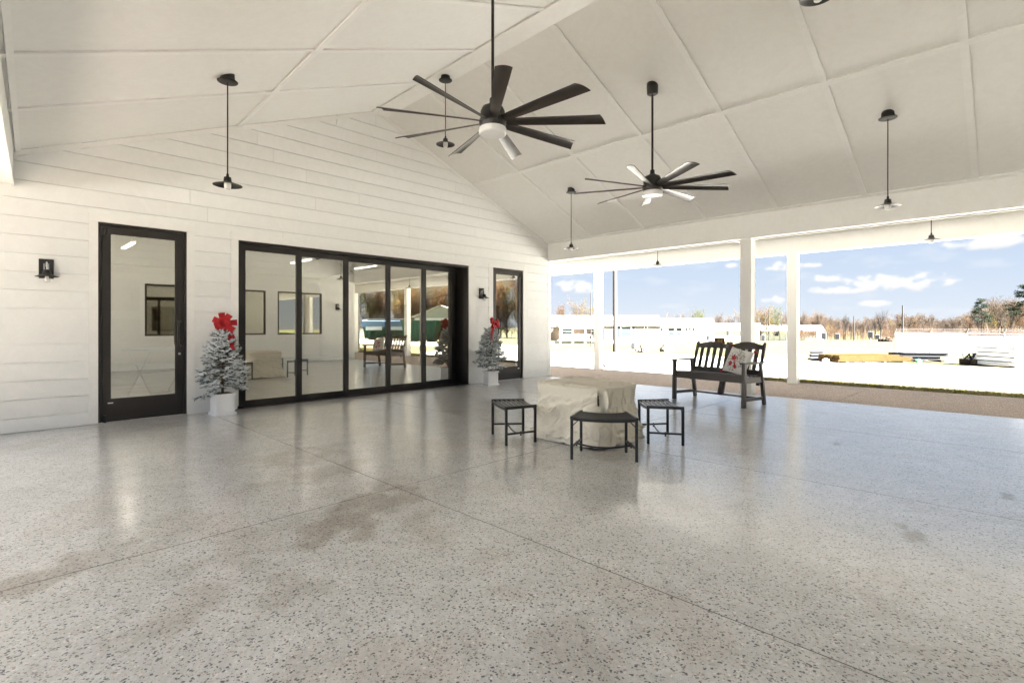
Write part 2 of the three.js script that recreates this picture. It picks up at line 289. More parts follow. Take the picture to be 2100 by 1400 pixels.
// ---------------------------------------------------------------- lap-siding walls
const RIDGE = 5.03, XC = 4.85, PITCH = 0.3966, slopeY = x => RIDGE - PITCH * Math.abs(x - XC);
const splay = x => 0.045 * Math.min(1, Math.max(0, (7.08 - x) / 4.2));      // the roof opens out slightly toward the camera
const ceilY = (x, z) => { let q = x; for (let k = 0; k < 8; k++) q = x + splay(q) * (z - ZB); return slopeY(q); };
const EXPO = 0.2077;
// boards of one wall face; holes: [x0, x1, top, bottom]; dir +1 faces +z
function boards(parent, zw, dir, x0, x1, topOf, holes, seed) {
  const r = rng(seed), face = 0.020, thin = 0.013;
  const put = (a0, a1, b0, b1, y0, y1, yb, yt) => {           // a: x range at y0, b: x range at y1
    const zf = y => zw + dir * lerp(face, thin, (y - yb) / (yt - yb));
    const A = [V(a0, y0, zw), V(a1, y0, zw), V(b1, y1, zw), V(b0, y1, zw)], B = [V(a0, y0, zf(y0)), V(a1, y0, zf(y0)), V(b1, y1, zf(y1)), V(b0, y1, zf(y1))];
    obj('siding_board', hexa(A, B), M.siding[Math.floor(r() * 3)], parent);
  };
  let row = 0;
  for (let y = 0.164 - EXPO; y < 5.1; y += EXPO, row++) {
    const y0 = Math.max(0.005, y), y1 = y + EXPO - 0.0065, spans = [];
    let cuts = [x0];
    let cx = x0 + 0.6 + r() * 3.4; while (cx < x1) { cuts.push(cx); cx += 3.4 + r() * 0.4; }
    cuts.push(x1);
    for (let i = 0; i + 1 < cuts.length; i++) {
      let pieces = [[cuts[i] + 0.001, cuts[i + 1] - 0.001, y0, y1]];
      for (const [h0, h1, ht, hb = -1] of holes) {
        const next = [];
        for (const [a, b, c, d] of pieces) {
          if (b <= h0 || a >= h1 || c >= ht || d <= hb) { next.push([a, b, c, d]); continue; }
          if (a < h0) next.push([a, h0, c, d]);
          if (b > h1) next.push([h1, b, c, d]);
          if (d > ht) next.push([Math.max(a, h0), Math.min(b, h1), ht, d]);
          if (c < hb) next.push([Math.max(a, h0), Math.min(b, h1), c, hb]);
        }
        pieces = next;
      }
      for (let [a, b, c, d] of pieces) {
        if (b - a < 0.01 || d - c < 0.005) continue;
        // cut by the roof slopes
        const lo = t => Math.max(a, topOf ? XC - (RIDGE - t) / PITCH : a), hi = t => Math.min(b, topOf ? XC + (RIDGE - t) / PITCH : b);
        if (topOf && c >= RIDGE - 0.02) continue;
        if (topOf) d = Math.min(d, RIDGE - 0.012);
        let a0 = lo(c), b0 = hi(c), a1 = lo(d), b1 = hi(d);
        if (a0 >= b0) continue;
        if (a1 >= b1) { d = Math.min(d, (a <= XC && b >= XC) ? RIDGE : Math.max(slopeY(a), slopeY(b))); a1 = lo(d); b1 = hi(d); if (a1 > b1) a1 = b1 = (a1 + b1) / 2; if (d - c < 0.004) continue; }
        put(a0, b0, a1, b1, c, d, y, y + EXPO);
      }
    }
  }
}
const ZB = -8.05, ZO = 0.95;
// one glazed commercial door, a part of its building: frame mesh with sub-parts. hinge -1 pivots at the low-x side
function glassDoor(parent, x0, x1, top, zf, hinge) {
  const j = 0.032, s = 0.082, z0 = zf - 0.09, z1 = zf + 0.004;
  const fr = obj('door', [bx(x0, x0 + j, 0.002, top, z0, z1), bx(x1 - j, x1, 0.002, top, z0, z1), bx(x0 + j, x1 - j, top - j, top, z0, z1)], M.bronze, parent);
  fr.userData.label = hinge < 0 ? 'glazed door in dark bronze frame nearest the camera' : 'glazed door in dark bronze frame at far end of wall';
  const a = x0 + j + 0.004, b = x1 - j - 0.004, t = top - j - 0.004, d0 = zf - 0.06, d1 = zf - 0.012, rail = 0.27, head = 0.085;
  obj('stile', bx(a, a + s, 0.012, t, d0, d1), M.bronze, fr); obj('stile', bx(b - s, b, 0.012, t, d0, d1), M.bronze, fr);
  obj('bottom_rail', bx(a + s, b - s, 0.012, 0.012 + rail, d0 + 0.001, d1 - 0.001), M.bronze, fr); obj('top_rail', bx(a + s, b - s, t - head, t, d0 + 0.001, d1 - 0.001), M.bronze, fr);
  obj('pane', new THREE.PlaneGeometry(b - a - 2 * s + 0.01, t - head - rail - 0.012 + 0.01).translate((a + b) / 2, (t - head + rail + 0.012) / 2, (d0 + d1) / 2 + 0.008), M.glass, fr);
  const bead = 0.012; obj('glazing_bead', [bx(a + s, a + s + bead, 0.012 + rail, t - head, d1 - 0.03, d1 - 0.006), bx(b - s - bead, b - s, 0.012 + rail, t - head, d1 - 0.03, d1 - 0.006), bx(a + s + bead, b - s - bead, 0.012 + rail, 0.012 + rail + bead, d1 - 0.03, d1 - 0.006), bx(a + s + bead, b - s - bead, t - head - bead, t - head, d1 - 0.03, d1 - 0.006)], M.bronze, fr);
  const hx = hinge < 0 ? b - s * 0.55 : a + s * 0.55, k = hinge < 0 ? -1 : 1, hz = d1;
  obj('handle', [tube([V(hx, 1.26, hz), V(hx, 1.26, hz + 0.055), V(hx + k * 0.02, 1.255, hz + 0.07), V(hx + k * 0.03, 1.1, hz + 0.075), V(hx + k * 0.02, 0.945, hz + 0.07), V(hx, 0.94, hz + 0.055), V(hx, 0.94, hz)], 0.0125, 40, 10), rod(V(hx, 1.26, hz), V(hx, 1.26, hz + 0.008), 0.022, 0.022, 14), rod(V(hx, 0.94, hz), V(hx, 0.94, hz + 0.008), 0.022, 0.022, 14)], M.black, fr);
  obj('lock_cylinder', rod(V(hx, 0.83, hz - 0.004), V(hx, 0.83, hz + 0.014), 0.016, 0.014, 16), M.steel, fr);
  const px = hinge < 0 ? a + 0.03 : b - 0.03;
  for (const y of [0.06, top - 0.1]) obj('pivot', [rod(V(px, y - 0.045, d1 + 0.012), V(px, y + 0.035, d1 + 0.012), 0.02, 0.018, 14), rod(V(px, y - 0.055, d1 + 0.012), V(px, y - 0.045, d1 + 0.012), 0.024, 0.024, 14)], M.black, fr);
  const lx = hinge < 0 ? a + s - 0.02 : b - s - 0.03; obj('sticker', bx(lx, lx + 0.055, 0.235, 0.248, d1 - 0.0005, d1 + 0.0008), M.potWhite, fr);
  obj('threshold', bx(x0, x1, 0.0015, 0.011, zf - 0.11, zf + 0.02), M.steel, fr);
}
function trimAround(parent, x0, x1, t0, t1, top, ttop, zw, dir) {   // casing boards round an opening
  const z0 = Math.min(zw, zw + dir * 0.022), z1 = Math.max(zw, zw + dir * 0.022);
  obj('door_casing', bx(t0, x0, 0.004, top, z0, z1), M.trim, parent); obj('door_casing', bx(x1, t1, 0.004, top, z0, z1), M.trim, parent); obj('door_casing', bx(t0, t1, top + 0.001, ttop, z0, z1), M.trim, parent);
}
{ // the hall at the end of the terrace
  const hall = thing('event_hall', 'white lap-sided gable hall with dark framed glass doors', 'building');
  const D1 = [0.945, 1.893, 2.487], S = [2.54, 6.95, 2.452], D2 = [7.64, 8.60, 2.478];
  const t1 = [0.853, 1.985, 2.585], tS = [2.44, 7.14, 2.565], t2 = [7.512, 8.715, 2.558];
  boards(hall, ZB, 1, -3.2, 9.47, true, [[t1[0], t1[1], t1[2]], [tS[0], tS[1], tS[2]], [t2[0], t2[1], t2[2]]], 301);
  const zb0 = ZB - 0.24, zb1 = ZB - 0.0005;
  obj('wall', [bx(-3.2, D1[0], 0, D1[2], zb0, zb1), bx(D1[1], S[0], 0, S[2], zb0, zb1), bx(S[1], D2[0], 0, S[2], zb0, zb1), bx(D2[1], 9.56, 0, D2[2], zb0, zb1), bx(-3.2, 2.2, D1[2], 3.15, zb0, zb1), bx(2.2, 7.3, S[2], 3.15, zb0, zb1), bx(7.3, 9.56, D2[2], 3.15, zb0, zb1),
    prism([[0.2, 3.15], [9.5, 3.15], [XC, 5.02]], zb0, zb1), bx(-3.2, -3.0, 0, 3.15, -20, zb0), bx(9.36, 9.56, 0, 3.15, -20, zb0), bx(-3.2, 9.56, 0, 3.15, -20.2, -20)], M.trim, hall);
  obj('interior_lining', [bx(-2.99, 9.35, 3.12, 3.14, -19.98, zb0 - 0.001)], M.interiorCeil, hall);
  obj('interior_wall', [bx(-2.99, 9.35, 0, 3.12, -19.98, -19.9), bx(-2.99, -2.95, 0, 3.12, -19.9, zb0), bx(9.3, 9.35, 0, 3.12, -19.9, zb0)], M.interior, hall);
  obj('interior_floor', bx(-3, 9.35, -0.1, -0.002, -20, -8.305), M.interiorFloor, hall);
  obj('roof', [soup([[V(-3.6, 3.3, -20.5), V(-3.6, 3.3, -8.3), V(XC, 6.4, -8.3), V(XC, 6.4, -20.5)], [V(13, 3.3, -20.5), V(13, 3.3, -8.3), V(XC, 6.4, -8.3), V(XC, 6.4, -20.5)], [V(-3.6, 3.25, -20.5), V(-3.6, 3.25, -8.3), V(13, 3.25, -8.3), V(13, 3.25, -20.5)]])], M.roofMetal, hall);
  obj('corner_board', bx(9.47, 9.575, 0.004, 2.75, ZB - 0.02, ZB + 0.024), M.trim, hall);
  obj('frieze_board', hexa([V(XC, RIDGE - 0.01, ZB), V(9.44, slopeY(9.44) - 0.01, ZB), V(9.44, slopeY(9.44) - 0.075, ZB), V(XC, RIDGE - 0.075, ZB)], [V(XC, RIDGE - 0.01, ZB + 0.026), V(9.44, slopeY(9.44) - 0.01, ZB + 0.026), V(9.44, slopeY(9.44) - 0.075, ZB + 0.026), V(XC, RIDGE - 0.075, ZB + 0.026)]), M.trim, hall);
  obj('frieze_board', hexa([V(XC, RIDGE - 0.01, ZB), V(0.22, slopeY(0.22) - 0.01, ZB), V(0.22, slopeY(0.22) - 0.075, ZB), V(XC, RIDGE - 0.075, ZB)], [V(XC, RIDGE - 0.01, ZB + 0.026), V(0.22, slopeY(0.22) - 0.01, ZB + 0.026), V(0.22, slopeY(0.22) - 0.075, ZB + 0.026), V(XC, RIDGE - 0.075, ZB + 0.026)]), M.trim, hall);
  trimAround(hall, D1[0], D1[1], t1[0], t1[1], D1[2], t1[2], ZB, 1); trimAround(hall, S[0], S[1], tS[0], tS[1], S[2], tS[2], ZB, 1); trimAround(hall, D2[0], D2[1], t2[0], t2[1], D2[2], t2[2], ZB, 1);
  glassDoor(hall, D1[0], D1[1], D1[2], ZB - 0.005, -1);
  glassDoor(hall, D2[0], D2[1], D2[2], ZB - 0.005, 1);
  // sliding door: five leaves stepping back on their tracks, open pocket at the right
  const zi = i => ZB - 0.045 - 0.066 * i;
  const sd = obj('sliding_door', [bx(S[0], S[0] + 0.035, 0.01, S[2], ZB - 0.42, ZB + 0.01), bx(S[1] - 0.03, S[1], 0.01, S[2], ZB - 0.42, ZB + 0.01), bx(S[0] + 0.035, S[1] - 0.03, S[2] - 0.045, S[2], ZB - 0.42, ZB + 0.01)], M.bronze, hall);
  sd.userData.label = 'wide five leaf sliding glass door with dark bronze frame';
  obj('track_sill', [bx(S[0] - 0.02, S[1] + 0.02, 0.002, 0.009, ZB - 0.42, ZB + 0.03), ...[0, 1, 2, 3, 4].map(i => bx(S[0] + 0.04, S[1] - 0.04, 0.009, 0.02, zi(i) - 0.006, zi(i) + 0.006))], M.bronze, sd);
  obj('jamb_lining', bx(6.78, S[1] - 0.031, 0.02, S[2] - 0.047, ZB - 0.40, ZB - 0.35), M.bronze, sd);
  const px = [[S[0] + 0.036, 3.489], [3.42, 4.326], [4.27, 5.196], [5.133, 6.046], [6.011, 6.83]];
  px.forEach(([a, b], i) => {
    const z = zi(i), w0 = i ? 0.085 : 0.075, w1 = 0.088, t = S[2] - 0.047, y0 = 0.022, h = 0.02;
    const leaf = obj('sliding_panel_frame', [bx(a, a + w0, y0, t, z - h, z + h), bx(b - w1, b, y0, t, z - h, z + h), bx(a + w0, b - w1, y0, y0 + 0.085, z - h + 0.001, z + h - 0.001), bx(a + w0, b - w1, t - 0.085, t, z - h + 0.001, z + h - 0.001)], M.bronze, sd);
    obj('pane', new THREE.PlaneGeometry(b - a - w0 - w1 + 0.01, t - y0 - 0.17 + 0.01).translate((a + w0 + b - w1) / 2, (t + y0) / 2, z), M.glass, sd);
  });
  obj('floor_stop', new RoundedBoxGeometry(0.07, 0.035, 0.05, 2, 0.006).translate(2.56, 0.03, ZB + 0.05), M.black, sd);
}
{ // the facing wing behind the camera, mirrored in the glass
  const wing = thing('facing_wing', 'white lap-sided wing with dark framed windows, seen mirrored in the glass doors', 'building');
  const wins = [[6.60, 8.16, 0.93, 2.345], [4.70, 6.23, 0.93, 2.345], [3.02, 4.33, 0.93, 2.38]];
  boards(wing, ZO, -1, -0.9, 9.37, true, wins.map(([a, b, c, d]) => [a - 0.1, b + 0.1, d + 0.1, c - 0.1]), 302);
  const z0 = ZO + 0.0005, z1 = ZO + 0.24, pc = [];
  const xs = [-0.9, ...[...wins].reverse().flatMap(w => [w[0], w[1]]), 9.46];
  for (let i = 0; i < xs.length; i += 2) pc.push(bx(xs[i], xs[i + 1], 0, 3.15, z0, z1));
  for (const [a, b, c, d] of wins) pc.push(bx(a, b, 0, c, z0, z1), bx(a, b, d, 3.15, z0, z1));
  obj('wall', [...pc, prism([[0.2, 3.15], [9.5, 3.15], [XC, 5.02]], z0, z1), bx(-0.9, -0.7, 0, 3.15, z1, 16), bx(9.26, 9.46, 0, 3.15, z1, 16), bx(-0.9, 9.46, 0, 3.15, 16, 16.2)], M.trim, wing);
  obj('interior_wall', [bx(-0.69, 9.25, 0, 3.12, 5.5, 5.6), bx(-0.69, 9.25, 3.12, 3.14, z1, 5.5), bx(-0.69, 9.25, -0.1, -0.01, z1, 5.5)], M.interior, wing);
  obj('roof', soup([[V(-2.1, 3.3, 1.2), V(-2.1, 3.3, 16.6), V(XC, 6.4, 16.6), V(XC, 6.4, 1.2)], [V(12.5, 3.3, 1.2), V(12.5, 3.3, 16.6), V(XC, 6.4, 16.6), V(XC, 6.4, 1.2)], [V(-2.1, 3.25, 1.2), V(-2.1, 3.25, 16.6), V(12.5, 3.25, 16.6), V(12.5, 3.25, 1.2)]]), M.roofMetal, wing);  // left overhang lengthened out of view to shade the walkway below
  obj('corner_board', bx(9.37, 9.475, 0.004, 2.75, ZO - 0.024, ZO + 0.02), M.trim, wing);
  for (const [a, b, c, d] of wins) {
    const w = obj('window', [bx(a, a + 0.045, c, d, ZO - 0.004, ZO + 0.08), bx(b - 0.045, b, c, d, ZO - 0.004, ZO + 0.08), bx(a + 0.045, b - 0.045, c, c + 0.045, ZO - 0.004, ZO + 0.08), bx(a + 0.045, b - 0.045, d - 0.045, d, ZO - 0.004, ZO + 0.08)], M.bronze, wing);
    obj('pane', new THREE.PlaneGeometry(b - a - 0.08, d - c - 0.08).rotateY(Math.PI).translate((a + b) / 2, (c + d) / 2, ZO + 0.03), M.glass, w);
    obj('window_casing', [bx(a - 0.1, a - 0.001, c - 0.1, d + 0.1, ZO - 0.02, ZO), bx(b + 0.001, b + 0.1, c - 0.1, d + 0.1, ZO - 0.02, ZO), bx(a - 0.001, b + 0.001, d + 0.001, d + 0.1, ZO - 0.02, ZO), bx(a - 0.001, b + 0.001, c - 0.1, c - 0.001, ZO - 0.02, ZO)], M.trim, w);
  }
}
{ // the roof over the terrace: panelled ceiling with battens, ridge board, beams, columns
  const pav = thing('covered_terrace', 'vaulted white batten ceiling on white beams and columns over the terrace', 'pavilion');
  const zr = [ZB, -6.72, -5.42, -4.10, -2.87, -1.62, -0.35, ZO], zl = [ZB, -6.55, -5.25, -3.99, -2.74, -1.48, -0.2, ZO];
  const cs = Math.cos(Math.atan(PITCH)), sn = Math.sin(Math.atan(PITCH)), r = rng(91);
  // a slab lying on the slope: from u0 to u1 along x, z0..z1, from n0 to n1 below the ceiling plane
  const onSlope = (side, x0, x1, z0, z1, n0, n1) => { const p = (x, z, n) => V(x - splay(x) * (z - ZB) - side * sn * n, slopeY(x) - cs * n, z); return hexa([p(x0, z0, n0), p(x1, z0, n0), p(x1, z1, n0), p(x0, z1, n0)], [p(x0, z0, n1), p(x1, z0, n1), p(x1, z1, n1), p(x0, z1, n1)]); };
  for (const [side, xs, zs] of [[1, [XC + 0.02, 7.08, 9.49], zr], [-1, [0.02, 2.55, XC - 0.02], zl]]) {
    for (let i = 0; i < 2; i++) for (let j = 0; j < 7; j++) obj('ceiling_panel', onSlope(side, xs[i] + 0.002, xs[i + 1] - 0.002, zs[j] + 0.002, zs[j + 1] - 0.002, -0.03, 0), M.ceiling[Math.floor(r() * 3)], pav);
    const w = 0.036, th = 0.019;
    for (let j = 1; j < 7; j++) for (let i = 0; i < 2; i++) obj('batten', onSlope(side, xs[i] + (i === (side > 0 ? 1 : 1) ? w : 0.01), xs[i + 1] - (i === 0 ? w : 0.01), zs[j] - w, zs[j] + w, 0.0005, th), M.trim, pav);
    obj('batten', onSlope(side, xs[1] - w + 0.001, xs[1] + w - 0.001, ZB + 0.03, ZO - 0.03, 0.0005, th + 0.002), M.trim, pav);
    obj('batten', onSlope(side, side > 0 ? 9.4 : 0.21, side > 0 ? 9.46 : 0.25, ZB + 0.03, ZO - 0.03, 0.0005, th + 0.004), M.trim, pav);
  }
  { const k = splay(XC), rb = (a, b, y0, y1) => hexa([V(XC + a, y0, ZB + 0.03), V(XC + b, y0, ZB + 0.03), V(XC + b - k * 8.97, y0, ZO - 0.03), V(XC + a - k * 8.97, y0, ZO - 0.03)], [V(XC + a, y1, ZB + 0.03), V(XC + b, y1, ZB + 0.03), V(XC + b - k * 8.97, y1, ZO - 0.03), V(XC + a - k * 8.97, y1, ZO - 0.03)]);
    obj('ridge_board', [rb(-0.14, 0.14, RIDGE - 0.085, RIDGE - 0.065), rb(-0.152, -0.1405, RIDGE - 0.085, RIDGE - 0.05), rb(0.1405, 0.152, RIDGE - 0.085, RIDGE - 0.05)], M.trim, pav); }
  const beam = (x0, x1, y0, y1, z0, z1) => { const o = obj('beam', bx(x0, x1, y0 + 0.02, y1, z0, z1), M.trim, pav); obj('beam_edge_strip', [bx(x0 - 0.006, x0 + 0.016, y0, y0 + 0.045, z0 + 0.002, z1 - 0.002), bx(x1 - 0.016, x1 + 0.006, y0, y0 + 0.045, z0 + 0.002, z1 - 0.002)], M.trim, o); return o; };
  beam(9.45, 9.72, 2.765, 3.22, ZB + 0.026, ZO - 0.026);
  { const w = z => 0.2 - 0.05 * (z - ZB), za = ZB + 0.026, zb = ZO - 0.026, sl = (a, b, y0, y1) => hexa([V(w(za) + a, y0, za), V(w(za) + b, y0, za), V(w(zb) + b, y0, zb), V(w(zb) + a, y0, zb)], [V(w(za) + a, y1, za), V(w(za) + b, y1, za), V(w(zb) + b, y1, zb), V(w(zb) + a, y1, zb)]);
    const o = obj('beam', sl(-0.27, 0, 2.795, 3.22), M.trim, pav); obj('beam_edge_strip', [sl(-0.016, 0.006, 2.775, 2.82), sl(-0.276, -0.254, 2.775, 2.82)], M.trim, o); }
  beam(11.79, 12.0, 2.735, 3.08, -20, 16);
  obj('porch_ceiling', bx(9.721, 12.4, 3.082, 3.11, -20, 16), M.ceiling[1], pav);
  for (let z = -19; z < 15; z += 2.44) obj('porch_batten', bx(9.722, 11.789, 3.06, 3.0815, z - 0.04, z + 0.04), M.trim, pav);
  obj('added_shade_eave', bx(-1.8, -0.32, 3.225, 3.25, -20, 16), M.ceiling[1], pav);  // unseen panel added to hold back light on the left side
  obj('eave_fascia', bx(12.4, 12.43, 2.98, 3.3, -20, 16), M.trim, pav);
  obj('gutter', [bx(12.431, 12.55, 3.12, 3.13, -20, 16), bx(12.54, 12.55, 3.13, 3.24, -20, 16)], M.grey, pav);
  obj('roof', [soup([[V(-0.9, slopeY(-0.9) + 0.12, ZB), V(-0.9, slopeY(-0.9) + 0.12, ZO), V(XC, 5.3, ZO), V(XC, 5.3, ZB)], [V(-0.9, slopeY(-0.9) + 0.17, ZB), V(-0.9, slopeY(-0.9) + 0.17, ZO), V(XC, 5.36, ZO), V(XC, 5.36, ZB)]]), soup([[V(9.8, 3.3, ZB), V(9.8, 3.3, ZO), V(XC, 5.3, ZO), V(XC, 5.3, ZB)], [V(9.8, 3.36, ZB), V(9.8, 3.36, ZO), V(XC, 5.36, ZO), V(XC, 5.36, ZB)]]), bx(9.7, 12.4, 3.3, 3.34, -20, 16)], M.roofMetal, pav);
  const column = (x0, x1, z0, z1, y1) => { const o = obj('column', new RoundedBoxGeometry(x1 - x0, y1 + 0.005, z1 - z0, 2, 0.004).translate((x0 + x1) / 2, y1 / 2 - 0.0035, (z0 + z1) / 2), M.trim, pav); const c = 0.012; obj('column_corner', [[x0, z0], [x1, z0], [x0, z1], [x1, z1]].map(([x, z]) => bx(Math.min(x, x + (x === x0 ? 1 : -1) * 0.03) + (x === x0 ? -0.004 : 0.004), Math.max(x, x + (x === x0 ? 1 : -1) * 0.03) + (x === x0 ? -0.004 : 0.004), 0.002, y1 - 0.002, Math.min(z, z + (z === z0 ? 1 : -1) * 0.03) + (z === z0 ? -0.004 : 0.004), Math.max(z, z + (z === z0 ? 1 : -1) * 0.03) + (z === z0 ? -0.004 : 0.004))), M.trim, o); };
  column(9.46, 9.66, -3.49, -3.31, 2.764);
  for (const z of [-13.2, -8.24, -3.3, 0.95, 5.3, 10]) column(11.8, 11.98, z - 0.09, z + 0.09, 2.734);
  for (const z of [-8.24, 5.3, -13.2]) { // downspouts behind the outer columns
    const d = obj('downspout', [bar(V(12.06, 0.2, z - 0.02), V(12.06, 2.66, z - 0.02), 0.06, 0.05, V(0, 0, 1)), bar(V(12.06, 2.63, z - 0.02), V(12.48, 3.12, z - 0.02), 0.06, 0.05, V(0, 0, 1)), bar(V(12.06, 0.22, z - 0.02), V(12.24, 0.06, z - 0.02), 0.06, 0.05, V(0, 0, 1))], M.grey, pav);
  }
}

// ---------------------------------------------------------------- pendants, wall lamps, fans
function pendant(at, topY, slopeSide, label, group) {    // at: bottom of the glass
  const t = thing('pendant_lamp', label, 'lamp', [at[0], at[1], at[2]], 0, group), H = topY - at[1];
  obj('canopy', [lathe([[0, H - 0.075], [0.075, H - 0.075], [0.098, H - 0.066], [0.1, H - 0.06], [0.075, H - 0.052], [0.068, H - 0.02], [0.066, H + 0.03], [0, H + 0.03]], 36)], M.black, t);
  obj('stem', rod(V(0, 0.15, 0), V(0, H - 0.07, 0), 0.0065, 0.0065, 10), M.black, t);
  obj('socket', lathe([[0.0, 0.165], [0.012, 0.165], [0.014, 0.135], [0.034, 0.128], [0.04, 0.082], [0.044, 0.074]], 28), M.black, t);
  obj('shade', lathe([[0.042, 0.078], [0.06, 0.072], [0.13, 0.048], [0.139, 0.044], [0.139, 0.041], [0.125, 0.045], [0.058, 0.066], [0.034, 0.069]], 44), M.black, t);
  obj('glass_jar', lathe([[0.034, 0.07], [0.034, 0.03], [0.031, 0.006], [0.024, 0], [0.0, -0.001]], 28), M.frost, t);
  return t;
}
const PG = 'pendants over the terrace';
pendant([1.77, 2.645, -5.93], ceilY(1.77, -5.93), -1, 'dark pendant lamp hanging above the near glass door', PG);
pendant([4.79, 3.88, -6.07], RIDGE - 0.085, 0, 'dark pendant lamp hanging from the ridge, behind the big fan', PG);
pendant([7.85, 2.65, -6.07], ceilY(7.85, -6.07), 1, 'dark pendant lamp over the corner beyond the far glass door', PG);
pendant([7.825, 2.65, -1.1], ceilY(7.825, -1.1), 1, 'dark pendant lamp at right, above the bare floor', PG);
pendant([4.82, 3.9, -1.15], RIDGE - 0.085, 0, 'dark pendant lamp on the ridge, only its bottom showing at the top edge', PG);
pendant([1.77, 2.645, -1.1], ceilY(1.77, -1.1), -1, 'dark pendant lamp above the camera, seen mirrored in the near door', PG);
pendant([10.7, 2.55, -5.79], 3.082, 0, 'short porch pendant over the walkway, left of the near column', 'porch pendants');
pendant([10.7, 2.55, -0.93], 3.082, 0, 'short porch pendant over the walkway at far right', 'porch pendants');
function wallLamp(x, y, zw, dir, label) {
  const t = thing('wall_lamp', label, 'lamp', [x, y, zw], dir > 0 ? 0 : Math.PI, 'wall lamps');
  obj('back_plate', new RoundedBoxGeometry(0.13, 0.225, 0.022, 2, 0.004).translate(0, 0.1, 0.026), M.black, t);
  obj('arm', [tube([V(0, 0.12, 0.03), V(0, 0.165, 0.06), V(0, 0.165, 0.1), V(0, 0.12, 0.112), V(0, 0.07, 0.112)], 0.007, 20, 8), rod(V(-0.02, 0.16, 0.036), V(-0.02, 0.09, 0.036), 0.003), rod(V(0.02, 0.16, 0.036), V(0.02, 0.09, 0.036), 0.003)], M.steel, t);
  obj('socket', lathe([[0, 0.085], [0.022, 0.085], [0.034, 0.075], [0.04, 0.032]], 24).translate(0, 0, 0.112), M.black, t);
  obj('shade', lathe([[0.038, 0.034], [0.1, 0.006], [0.105, 0.002], [0.098, 0.002], [0.036, 0.026]], 36).translate(0, 0, 0.112), M.black, t);
  obj('glass_jar', lathe([[0.036, 0.028], [0.036, -0.03], [0.03, -0.055], [0.014, -0.066], [0, -0.067]], 24).translate(0, 0, 0.112), M.clear, t);
  obj('bulb', lathe([[0, -0.045], [0.016, -0.035], [0.02, -0.015], [0.01, 0.02]], 16).translate(0, 0, 0.112), M.frost, t);
}
wallLamp(0.473, 1.768, ZB, 1, 'dark wall lamp on the white siding, left of the near glass door');
wallLamp(7.295, 1.795, ZB, 1, 'dark wall lamp between the sliding door and the far glass door');
wallLamp(8.73, 1.79, ZO, -1, 'dark wall lamp on the facing wing, seen mirrored in the sliding door');
function fan(x, z, hub, ceil, R, turn, label) {
  const t = thing('ceiling_fan', label, 'ceiling fan', [x, hub, z], 0, 'ceiling fans'), H = ceil - hub;
  obj('canopy', lathe([[0, H - 0.13], [0.05, H - 0.13], [0.072, H - 0.115], [0.075, H - 0.02], [0.075, H + 0.03], [0, H + 0.03]], 32), M.black, t);
  obj('downrod', [rod(V(0, 0.17, 0), V(0, H - 0.12, 0), 0.0145, 0.0145, 16), lathe([[0.014, 0.25], [0.03, 0.235], [0.032, 0.19], [0.06, 0.165]], 24)], M.black, t);
  obj('motor_housing', lathe([[0, 0.175], [0.05, 0.172], [0.1, 0.15], [0.118, 0.11], [0.12, 0.03], [0.132, 0.022], [0.132, -0.018], [0.12, -0.026], [0.122, -0.055], [0.1, -0.06], [0, -0.06]], 44), M.black, t);
  obj('light_lens', lathe([[0.128, -0.05], [0.134, -0.062], [0.134, -0.1], [0.128, -0.112], [0.11, -0.116], [0.108, -0.108], [0, -0.106]], 44), M.lens, t);
  for (let k = 0; k < 9; k++) {
    const P = [], I = [], U = [], nu = 12, nv = 6;
    for (const side of [0, 1]) for (let i = 0; i <= nu; i++) for (let j = 0; j <= nv; j++) {
      const u = i / nu, v = j / nv * 2 - 1, rr = lerp(0.11, R, u) - (u > 0.99 ? 0.035 * v : 0), w = lerp(0.036, 0.068, Math.pow(u, 0.7)), pitch = -lerp(0.42, 0.27, u);
      const c = v * w, cam = 0.014 * (1 - v * v) * (0.4 + 0.6 * u) - (side ? 0.007 : 0);
      P.push(rr, -c * Math.sin(pitch) + cam * Math.cos(pitch) + 0.012, c * Math.cos(pitch) + cam * Math.sin(pitch)); U.push(rr, c);
    }
    const o = (nu + 1) * (nv + 1), id = (s, i, j) => s * o + i * (nv + 1) + j;
    for (let i = 0; i < nu; i++) for (let j = 0; j < nv; j++) { I.push(id(0, i, j), id(0, i, j + 1), id(0, i + 1, j), id(0, i + 1, j), id(0, i, j + 1), id(0, i + 1, j + 1)); I.push(id(1, i, j), id(1, i + 1, j), id(1, i, j + 1), id(1, i + 1, j), id(1, i + 1, j + 1), id(1, i, j + 1)); }
    for (let i = 0; i < nu; i++) for (const j of [0, nv]) { const q = [id(0, i, j), id(0, i + 1, j), id(1, i + 1, j), id(1, i, j)]; if (j) q.reverse(); I.push(q[0], q[1], q[2], q[0], q[2], q[3]); }
    for (let j = 0; j < nv; j++) { const q = [id(0, nu, j), id(0, nu, j + 1), id(1, nu, j + 1), id(1, nu, j)]; I.push(q[0], q[1], q[2], q[0], q[2], q[3]); }
    const g = new THREE.BufferGeometry(); g.setAttribute('position', new THREE.Float32BufferAttribute(P, 3)); g.setAttribute('uv', new THREE.Float32BufferAttribute(U, 2)); g.setIndex(I);
    const m = obj('blade', toCreasedNormals(g, 0.7), M.blade, t); m.rotation.y = turn + k * 2 * Math.PI / 9;
  }
}
fan(3.42, -3.6, 3.17, ceilY(3.42, -3.6), 1.06, -0.157, 'large dark nine blade ceiling fan nearest the camera');
fan(6.27, -3.47, 3.07, ceilY(6.27, -3.47), 1.03, -0.087, 'dark nine blade ceiling fan farther right, by the open side');

